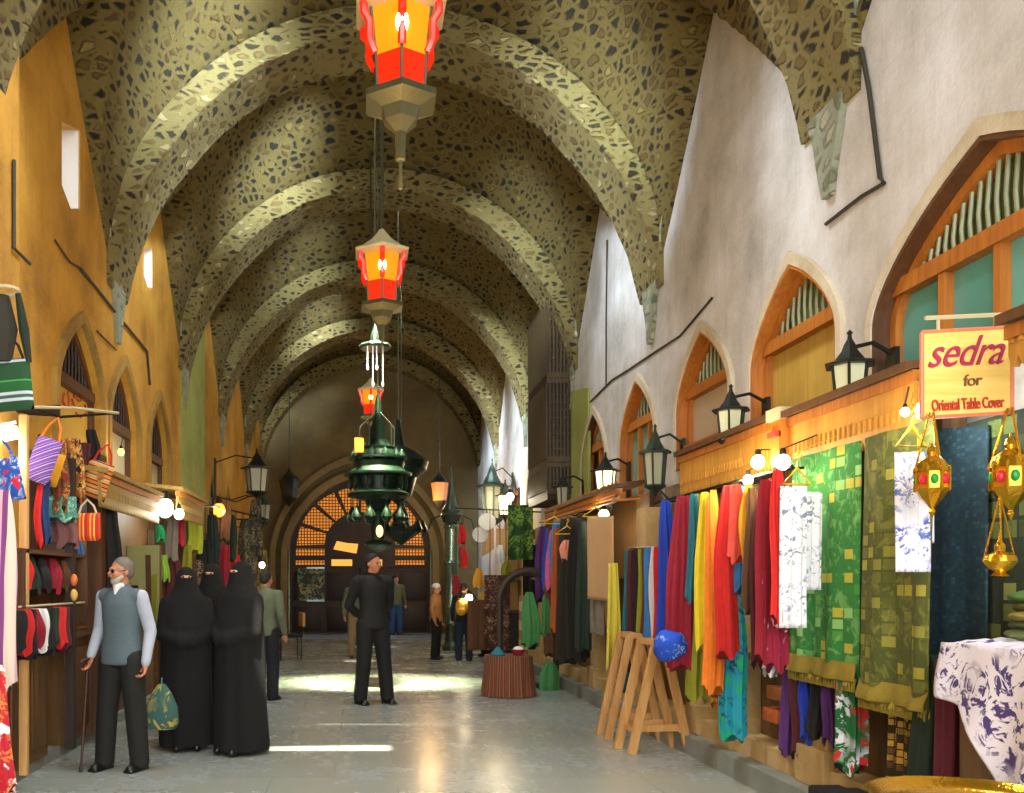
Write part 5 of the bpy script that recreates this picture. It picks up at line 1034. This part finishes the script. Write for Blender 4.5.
# chair by the gate
def chair(label, x, y, rot):
    t_ = thing('chair', label, 'chair', (x, y, 0), rot)
    for sx in (-.2, .2):
        MB().tube([(sx, -.2, 0), (sx, -.2, .44)], .014, 6).build('leg', m_iron, t_, world=False); MB().tube([(sx, .2, 0), (sx, .2, .44), (sx, .26, .9)], .014, 6).build('leg', m_iron, t_, world=False)
    MB().box((-.24, -.24, .44), (.24, .22, .5), bev=.015).build('seat', k_black, t_, world=False); MB().box((-.22, .22, .65), (.22, .27, .92), bev=.01).build('backrest', m_pal, t_, world=False)
    MB().tube([(-.2, -.2, .1), (.2, -.2, .1)], .01, 5).build('stretcher', m_iron, t_, world=False)
chair('black seated metal chair with wooden back left of the far gate', -1.38, 17.6, R(-75)); chair('second metal chair behind the first, nearer the left stalls', -1.95, 19.0, R(60))

# ------------------------------------------------------------------ people
def capsule(b, a, c, ra, rc, n=12):
    a, c = Vector(a), Vector(c); d = c-a; L = d.length
    if L < 1e-6: return b.ball(a, ra, n, 8)
    z = d/L; x = z.orthogonal().normalized(); y = z.cross(x); rs = []
    for i in range(5):
        t_ = PI/2*(1-i/4); rs.append([a-z*ra*math.sin(t_)+(x*math.cos(2*PI*j/n)+y*math.sin(2*PI*j/n))*max(ra*math.cos(t_), .0008) for j in range(n)])
    for i in range(5):
        t_ = PI/2*i/4; rs.append([c+z*rc*math.sin(t_)+(x*math.cos(2*PI*j/n)+y*math.sin(2*PI*j/n))*max(rc*math.cos(t_), .0008) for j in range(n)])
    return b.rings(rs)
def remesh(b, name, mats, parent, voxel=.012, smooth=3, matfn=None, M=None):
    """fuse all the shapes in b into one continuous surface"""
    me = bpy.data.meshes.new('tmp'); vs = [M @ v for v in b.v] if M else b.v; me.from_pydata([tuple(v) for v in vs], [], b.f)
    bm = bmesh.new(); bm.from_mesh(me); bmesh.ops.recalc_face_normals(bm, faces=bm.faces[:]); bm.to_mesh(me); bm.free()
    o = bpy.data.objects.new('tmp', me); C.objects.link(o); m = o.modifiers.new('r', 'REMESH'); m.mode = 'VOXEL'; m.voxel_size = voxel
    if smooth: s = o.modifiers.new('s', 'SMOOTH'); s.iterations = smooth; s.factor = .5
    dg = bpy.context.evaluated_depsgraph_get(); r = bpy.data.meshes.new_from_object(o.evaluated_get(dg)); bpy.data.objects.remove(o)
    r.materials.clear(); mats = mats if isinstance(mats, (list, tuple)) else [mats]
    for q in mats: r.materials.append(q)
    if matfn:
        for p in r.polygons: p.material_index = matfn(p.center)
    r.shade_smooth(); r.name = name; ob = bpy.data.objects.new(name, r); C.objects.link(ob); ob.parent = parent; return ob
m_skin = plain('skin', 'b87a58', .6, 0, .1, 12, .1); m_skinp = plain('pale_skin', 'd0a084', .6, 0, .1, 12, .1); m_hair = plain('dark_hair', '1a1410', .7, 0, .3, 60, .5); m_ghair = plain('grey_hair', '6a6258', .7, 0, .4, 60, .5)
m_shoe = plain('black_shoe', '0e0d0c', .35); m_eye = plain('eye_dark', '1c120c', .2); m_lip = plain('lip', '8a4638', .6)
def hand(b, wrist, dirv, side, palmn, curl=.6, s=1.0):
    """palm, four unequal fingers with a knuckle bend, and a thumb from the side of the palm"""
    w_ = Vector(wrist); d = Vector(dirv).normalized(); pn = Vector(palmn).normalized(); ac = d.cross(pn).normalized()*side
    pc = w_+d*.075*s; capsule(b, w_, w_+d*.03*s, .024*s, .026*s, 8)
    for k in (-1.2, -.4, .4, 1.2): capsule(b, w_+d*.02*s+ac*.011*k*s, w_+d*.085*s+ac*.018*k*s, .014*s, .0125*s, 8)
    for k, L in ((-1.2, .058), (-.4, .072), (.4, .078), (1.2, .07)):
        p0 = w_+d*.085*s+ac*.018*k*s; d1 = (d*math.cos(curl)+pn*math.sin(curl)).normalized(); p1 = p0+d1*L*.5*s; d2 = (d*math.cos(curl*2.2)+pn*math.sin(curl*2.2)).normalized(); p2 = p1+d2*L*.35*s; d3 = (d*math.cos(curl*3)+pn*math.sin(curl*3)).normalized()
        capsule(b, p0, p1, .0095*s, .009*s, 8); capsule(b, p1, p2, .009*s, .0085*s, 8); capsule(b, p2, p2+d3*L*.2*s, .0082*s, .007*s, 8)
    t0 = w_+d*.025*s+ac*.022*s; t1 = t0+(d*.5+ac*.75+pn*.3).normalized()*.038*s; t2 = t1+(d*.8+ac*.15+pn*.5).normalized()*.032*s
    capsule(b, t0, t1, .0125*s, .011*s, 8); capsule(b, t1, t2, .0105*s, .009*s, 8)
def torso(b, prof, n=26):
    b.rings([[Vector((rx*math.copysign(abs(math.cos(2*PI*j/n))**.85, math.cos(2*PI*j/n)), .005+ry*math.sin(2*PI*j/n), z)) for j in range(n)] for z, rx, ry in prof])
def person(label, loc, rot, H, top, bottom, skin=m_skin, hair=m_hair, pose=None, voxel=.012, shoe=m_shoe, hat=None, beard=False, headturn=0, vest=None, long_hair=False, name='person', group=None):
    """stands on local z=0, faces -y"""
    root = thing(name, label, 'person', loc, rot, group); k = H/1.72; M = Matrix.Scale(k, 4)
    ps = dict(la=[(-.2, .0, 1.40), (-.26, .03, 1.12), (-.27, -.05, .88)], ra=[(.2, .0, 1.40), (.26, .03, 1.12), (.27, -.05, .88)], ll=[(-.095, 0, .9), (-.11, -.01, .49), (-.12, .02, .08)], rl=[(.095, 0, .9), (.11, -.01, .49), (.12, .02, .08)], curl=.55)
    ps.update(pose or {})
    R3 = Matrix.Rotation(headturn, 4, 'Z'); hc = Vector((0, -.01, 1.605))
    def hd(v): return hc+(R3 @ Vector(v))
    b = MB()
    # head: cranium, face, jaw, nose, brow, ears, lips
    hb = MB(); hb.ball((0, .012, .025), (.074, .09, .083), 18, 14); hb.ball((0, -.02, -.03), (.058, .066, .075), 16, 12); hb.ball((0, -.045, -.085), (.032, .03, .024), 12, 8)
    hb.ball((0, -.082, .018), (.045, .016, .012), 12, 8); hb.ball((-.03, -.07, -.025), (.024, .02, .02), 10, 8); hb.ball((.03, -.07, -.025), (.024, .02, .02), 10, 8)
    capsule(hb, (0, -.088, .012), (0, -.108, -.024), .008, .0125, 8); hb.ball((0, -.086, -.056), (.022, .01, .008), 10, 6)
    for s_ in (-1, 1): hb.ball((s_*.074, .01, -.012), (.011, .02, .031), 10, 8)
    hb.v = [hd(v) for v in hb.v]; b.add(hb.v, hb.f)
    capsule(b, (0, .015, 1.43), (0, .005, 1.55), .056, .052)
    # trunk
    torso(b, [(.84, .1, .08), (.88, .15, .1), (.95, .155, .105), (1.05, .138, .1), (1.12, .133, .1), (1.24, .152, .106), (1.34, .165, .106), (1.4, .155, .09), (1.45, .09, .07)])
    capsule(b, (-.15, .0, 1.405), (.15, .0, 1.405), .058, .058)
    for key, sd_ in (('la', -1), ('ra', 1)):
        s, e, w_ = map(Vector, ps[key]); capsule(b, s, e, .05, .04); capsule(b, e, w_, .039, .026)
        hand(b, w_, (w_-e).normalized()*.8+Vector((0, -.1, -.4)), sd_, (-sd_*.5, -.6, 0) if ps.get('grip') != key else (-.2, -1, -.3), ps['curl'], 1.0)
    for key in ('ll', 'rl'):
        h_, kn, an = map(Vector, ps[key]); capsule(b, h_, kn, .08, .055); capsule(b, kn, an, .052, .034); b.ball(kn+(an-kn)*.3+Vector((0, .02, 0)), (.05, .05, .11), 12, 8); capsule(b, an+Vector((0, .02, -.045)), an+Vector((0, -.12, -.055)), .032, .026)
    body = remesh(b, 'body', skin, root, voxel*.75 if voxel < .011 else voxel*.8, 2, None, M)
    def kid(bb, nm, mt, vx=voxel, sm=4, fn=None): return remesh(bb, nm, mt, root, vx, sm, fn, M)
    # trousers
    t_ = MB(); t_.ball((0, .005, .92), (.175, .125, .12), 18, 10); t_.ball((0, .01, 1.0), (.16, .115, .07), 18, 10)
    for key in ('ll', 'rl'):
        h_, kn, an = map(Vector, ps[key]); capsule(t_, h_, kn, .11, .088); capsule(t_, kn, an+Vector((0, 0, -.01)), .088, .08); b2 = an+Vector((0, .0, -.03)); t_.ball(b2+Vector((0, -.01, .0)), (.075, .085, .03), 12, 6)
    kid(t_, 'trousers', bottom)
    # shoes
    for key in ('ll', 'rl'):
        an = Vector(ps[key][2]); s_ = MB(); capsule(s_, an+Vector((0, .035, -.045)), an+Vector((0, -.13, -.05)), .042, .036); capsule(s_, an+Vector((0, .03, -.02)), an+Vector((0, 0, .0)), .042, .04); s_.box((an.x-.045, an.y-.165, .0), (an.x+.045, an.y+.075, .022)); kid(s_, 'shoe', shoe, .01, 2)
    # upper garment
    u = MB()
    torso(u, [(.85, .17, .13), (.865, .185, .142), (.95, .18, .137), (1.0, .172, .13), (1.08, .16, .122), (1.14, .16, .122), (1.24, .17, .128), (1.34, .182, .124), (1.41, .17, .104), (1.455, .11, .08), (1.475, .08, .07)], 30)
    capsule(u, (-.155, .0, 1.40), (.155, .0, 1.40), .07, .07); capsule(u, (0, .02, 1.45), (0, .015, 1.485), .066, .06)
    if vest is None:
        for key in ('la', 'ra'): s, e, w_ = map(Vector, ps[key]); capsule(u, s, e, .068, .056); capsule(u, e, w_.lerp(e, .04), .056, .043)
        kid(u, 'jacket', top)
    else:
        kid(u, 'vest', vest); v_ = MB()
        for key in ('la', 'ra'):
            v_ = MB(); s, e, w_ = map(Vector, ps[key]); capsule(v_, s, e, .06, .052); capsule(v_, e, w_.lerp(e, .04), .052, .04); capsule(v_, w_.lerp(e, .1), w_.lerp(e, .0), .036, .036); kid(v_, 'sleeve', top)
        c_ = MB(); capsule(c_, (-.03, -.045, 1.49), (.03, -.045, 1.49), .026, .026); capsule(c_, (0, -.088, 1.42), (0, -.06, 1.475), .014, .034); kid(c_, 'collar', k_white, .009)
    # hair
    if hair:
        h = MB(); h.ball((0, .022, .045), (.08, .09, .075), 18, 12); h.ball((0, .055, .0), (.07, .055, .07), 16, 10)
        for s_ in (-1, 1): h.ball((s_*.068, .02, .015), (.014, .035, .035), 10, 8)
        if long_hair: h.ball((0, .06, -.08), (.075, .05, .13), 14, 10)
        h.v = [hd(v) for v in h.v]; kid(h, 'hair', hair, .009, 2)
    if beard:
        h = MB(); h.ball((0, -.052, -.085), (.045, .035, .035), 14, 8); capsule(h, (-.055, -.02, -.05), (-.03, -.06, -.08), .018, .02); capsule(h, (.055, -.02, -.05), (.03, -.06, -.08), .018, .02); capsule(h, (-.024, -.096, -.04), (.024, -.096, -.04), .009, .009)
        h.v = [hd(v) for v in h.v]; kid(h, 'beard', plain('grey_beard', 'b0a898', .8, 0, .2, 60, .5), .007, 1)
    e = MB()
    for s_ in (-1, 1): 
        e = MB().ball((s_*.03, -.082, .0), (.012, .008, .007), 10, 8); e.v = [M @ hd(v) for v in e.v]; e.build('eye', m_eye, root, world=False)
    e = MB().ball((0, -.094, -.058), (.02, .006, .005), 10, 6); e.v = [M @ hd(v) for v in e.v]; e.build('mouth', m_lip, root, world=False) if not beard else None
    return root, M, hd, kid
# old man with a cane
m_vest = plain('grey_knit_vest', '56666c', .95, 0, .18, 70, .6, 150); m_shirt = plain('pale_shirt', 'a8b0bc', .85, 0, .12, 10, .3); m_trs = plain('black_trousers', '15150f', .85, 0, .25, 6, .2)
yo = 7.25; xo = (122-HX)*yo/FPX
om, Mo, hdo, kido = person('grey haired person with beard and sunglasses in a grey vest walking with a cane', (xo, yo, 0), R(-22), 1.71, m_shirt, m_trs, m_skin, m_ghair, voxel=.011, beard=True, headturn=R(-28), vest=m_vest,
    pose=dict(la=[(-.185, .0, 1.40), (-.245, .03, 1.13), (-.23, -.1, .92)], ra=[(.185, .0, 1.40), (.24, .05, 1.12), (.25, -.03, .87)], ll=[(-.095, 0, .9), (-.12, -.03, .49), (-.14, -.04, .08)], rl=[(.095, 0, .9), (.13, .0, .49), (.15, .03, .08)], grip='la', curl=.75))
g = MB()
for s_ in (-1, 1): g.ball((s_*.032, -.092, -.002), (.026, .007, .018), 12, 8)
g.tube([(-.03, -.096, .006), (.03, -.096, .006)], .003, 5)
for s_ in (-1, 1): g.tube([(s_*.05, -.09, .004), (s_*.078, -.03, .004), (s_*.08, .01, .002)], .003, 5)
g.v = [Mo @ hdo(v) for v in g.v]; g.build('sunglasses', plain('sunglass_lens', '100c0a', .1), om, world=False)
wm = parent_world(om) @ (Mo @ Vector((-.23, -.14, .85))); wf = Vector((wm.x-.03, wm.y-.08, 0))
cn = thing('walking_cane', 'dark reddish wooden cane held by the grey haired person', 'cane', wf)
MB().tube([wf, wm, wm+Vector((0, 0, .03))], .011, 8).build('shaft', wood('cane_wood', '2a100c', '4c2018'), cn); MB().tube([wm+Vector((-.05, -.03, .02)), wm+Vector((-.02, -.01, .045)), wm+Vector((.02, .01, .045)), wm+Vector((.05, .05, .03))], .013, 8).build('handle', wood('cane_wood', '2a100c', '4c2018'), cn); MB().lathe([(.014, 0), (.015, .02), (.012, .05)], wf, 8).build('rubber_tip', m_shoe, cn)
hp_ = parent_world(om) @ (Mo @ Vector((.3, .12, .74)))
sb = thing('shopping_bag', 'green and yellow plastic bag carried at the side of the grey haired person', 'bag', (hp_.x, hp_.y, .35)); b = MB()
b.rings([[Vector((hp_.x+(.02+.12*f)*math.cos(2*PI*q/16), hp_.y+(.015+.06*f)*math.sin(2*PI*q/16), hp_.z-.05-.36*t2)) for q in range(16)] for t2, f in ((0, .1), (.2, .5), (.5, .9), (.85, 1.0), (1, .8))]); b.build('sack', printed('bag_print', '2c5048', 'a08c34', 5, .5, .53), sb, smooth=70)
MB().tube([hp_+Vector((0, -.02, -.06)), hp_+Vector((0, 0, 0)), hp_+Vector((0, .02, -.06))], .006, 5).build('handle', plain('bag_handle', '3a6a5a', .5), sb)
# veiled women
m_aba = plain('black_abaya', '070706', .95, 0, .3, 5, .25, 40)
def veiled(label, loc, rot, H, arm=0, wd=1.0, seed=0, feet=True):
    root = thing('person', label, 'person', loc, rot, None); k = H/1.66; M = Matrix.Scale(k, 4); ph = seed*1.7
    b = MB(); hc = Vector((0, -.01, 1.55)); b.ball(hc, (.072, .085, .105), 18, 12); pass
    capsule(b, (0, .01, 1.4), (0, 0, 1.48), .05, .05); b.ball((0, 0, 1.2), (.15, .1, .25)); b.ball((0, 0, .9), (.15, .12, .2))
    for s_ in (-1, 1):
        capsule(b, (s_*.08, 0, .85), (s_*.09, 0, .45), .075, .05); capsule(b, (s_*.09, 0, .45), (s_*.09, .02, .07), .05, .03); capsule(b, (s_*.09, .02, .04), (s_*.09, -.12, .03), .03, .026)
        capsule(b, (s_*.155, 0, 1.36), (s_*.19, -.03, 1.08), .045, .036); capsule(b, (s_*.19, -.03, 1.08), (s_*.12, -.15, 1.0), .034, .024); hand(b, (s_*.12, -.15, 1.0), (-s_*.8, -.3, 0), s_, (0, -.2, -1), .7)
    remesh(b, 'body', m_skinp, root, .012, 2, None, M)
    # veil over head and shoulders, open only at the eyes
    rs = []; n = 44
    prof = [(1.68, .012, .012, .01), (1.665, .05, .055, .01), (1.63, .08, .09, .01), (1.585, .092, .105, .0), (1.52, .105, .115, .0), (1.46, .125, .122, .0), (1.41, .165, .135, .0), (1.36, .205, .152, 0), (1.28, .235, .165, 0), (1.15, .25*wd, .19, -.01), (1.0, .265*wd, .21, -.01), (.8, .265*wd, .21, 0), (.55, .27*wd, .215, .0), (.3, .28*wd, .225, .0), (.1, .29*wd, .235, .01), (.035, .285*wd, .235, .01)]
    for z, rx, ry, oy in prof:
        t_ = max(0, min(1, (1.4-z)/1.3)); r = []
        for i in range(n):
            a = 2*PI*i/n; q = 1+t_*(.055*math.sin(a*7+ph+z*1.5)+.035*math.sin(a*11+ph*2)+.03*math.sin(a*3+z*5+ph)); r.append(Vector((rx*q*math.cos(a), oy+ry*q*math.sin(a), z)))
        rs.append(r)
    ab = MB().rings(rs); 
    for s_ in (-1, 1):
        capsule(ab, (s_*.17, 0, 1.33), (s_*.2, -.06, 1.06), .075, .075); capsule(ab, (s_*.2, -.06, 1.06), (s_*.04, -.2, 1.0), .075, .072)
    def fn(c): return 0
    remesh(ab, 'abaya', m_aba, root, .013, 3, fn, M)
    f = MB(); pts = [(-.055, 1.585), (-.03, 1.6), (0, 1.594), (.03, 1.6), (.055, 1.585), (.03, 1.567), (0, 1.563), (-.03, 1.567)]
    f.ball((0, -.062, 1.583), (.055, .058, .018), 16, 8); f.v = [M @ v for v in f.v]; f.build('eye_opening', m_skinp, root, world=False)
    for s_ in (-1, 1): e = MB().ball((s_*.027, -.112, 1.583), (.013, .008, .007), 8, 6); e.v = [M @ v for v in e.v]; e.build('eye', m_eye, root, world=False)
    for s_ in (-1, 1): s = MB(); capsule(s, (s_*.09, .05, .045), (s_*.09+.0, -.2, .04), .042, .034); s.v = [M @ v for v in s.v]; s.build('shoe', m_shoe, root, world=False, smooth=80)
    return root
def at(px, d): return ((px-HX)*d/FPX, d, 0)
veiled('person in a full black veil directly beside the grey haired person, leftmost of the three', at(186, 8.15), R(12), 1.63, wd=.86, seed=1)
veiled('person in a full black veil in the middle, behind the other two veiled ones', at(212, 8.75), R(-10), 1.67, wd=.95, seed=2)
veiled('person in a full black veil rightmost of the three, by the empty floor', at(241, 7.95), R(-38), 1.68, wd=.84, seed=3)
# others
m_blk = plain('black_jacket', '0a0c09', .8, 0, .25, 6, .2); m_dtr = plain('charcoal_trousers', '0d1011', .85, 0, .2, 6, .2); m_jean = plain('blue_jeans', '24508a', .85, 0, .2, 10, .3); m_tanj = plain('tan_jacket', 'a8723c', .85, 0, .2, 10, .3); m_dk2 = plain('dark_blue_coat', '14181f', .85, 0, .2, 8, .2); m_olv = plain('olive_grey_jacket', '5c6650', .85, 0, .3, 12, .3); m_bei = plain('beige_trousers', '8a7450', .85, 0, .15, 8, .2)
person('tall person in black standing under the green chandelier with hands behind the back', at(373, 11.2), R(25), 1.87, m_blk, m_dtr, m_skin, m_hair, voxel=.013, headturn=R(25),
    pose=dict(la=[(-.2, .0, 1.40), (-.26, .1, 1.12), (-.06, .17, .98)], ra=[(.2, .0, 1.40), (.26, .1, 1.12), (.08, .17, .96)], ll=[(-.095, 0, .9), (-.12, -.01, .49), (-.15, .02, .08)], rl=[(.095, 0, .9), (.13, -.02, .49), (.17, -.03, .08)]))
person('person in beige trousers almost hidden behind the tall person in black', at(357, 18.0), R(10), 1.66, m_olv, m_bei, voxel=.02, hair=m_hair)
person('person in a grey-green jacket and blue jeans standing on the step before the far gate', at(396, 24.4), R(15), 1.6, m_olv, m_jean, m_skinp, m_hair, voxel=.02, long_hair=True)
bpy.data.objects[[o.name for o in bpy.data.objects if o.get('label', '').startswith('person in a grey-green')][0]].location.z = .1
cm, Mc, hdc, kidc = person('person in a tan jacket and white cap facing the far right stall', at(436, 17.7), R(70), 1.5, m_tanj, m_dtr, m_skin, None, voxel=.018)
h = MB(); h.ball((0, .01, .05), (.09, .1, .065), 16, 10); h.ball((0, .01, .03), (.093, .103, .03), 16, 8); h.v = [hdc(v) for v in h.v]; kidc(h, 'cap', k_white, .012, 2)
bp, Mb, hdb, kidb = person('person in a dark coat carrying a yellow backpack, seen from behind at the far stall', at(464, 17.4), R(160), 1.5, m_dk2, plain('navy_trousers', '1c2a3c', .85), m_skin, m_hair, voxel=.018)
h = MB(); h.ball((0, .19, 1.2), (.15, .1, .2), 16, 12); h.ball((0, .26, 1.1), (.11, .06, .1), 14, 10)
for s_ in (-1, 1): capsule(h, (s_*.1, .12, 1.38), (s_*.11, -.1, 1.36), .022, .022); capsule(h, (s_*.11, -.1, 1.36), (s_*.12, -.12, 1.1), .022, .022)
h.v = [Mb @ v for v in h.v]; wb = parent_world(bp); bpk = remesh(h, 'backpack', plain('yellow_backpack', 'd09a2c', .8, 0, .2, 20, .3), None, .016, 2); bpk.matrix_world = wb; tag(bpk, 'yellow backpack worn by the person in a dark coat', 'backpack')
person('person in a yellow shirt behind the backpack wearer at the far stall', at(487, 18.3), R(-60), 1.55, plain('yellow_shirt', 'd0a83c', .85), m_dk2, m_skin, m_hair, voxel=.02)
person('person in a grey jacket and dark trousers behind the veiled group on the left', at(266, 11.6), R(150), 1.66, m_olv, m_dk2, m_skin, m_hair, voxel=.016)
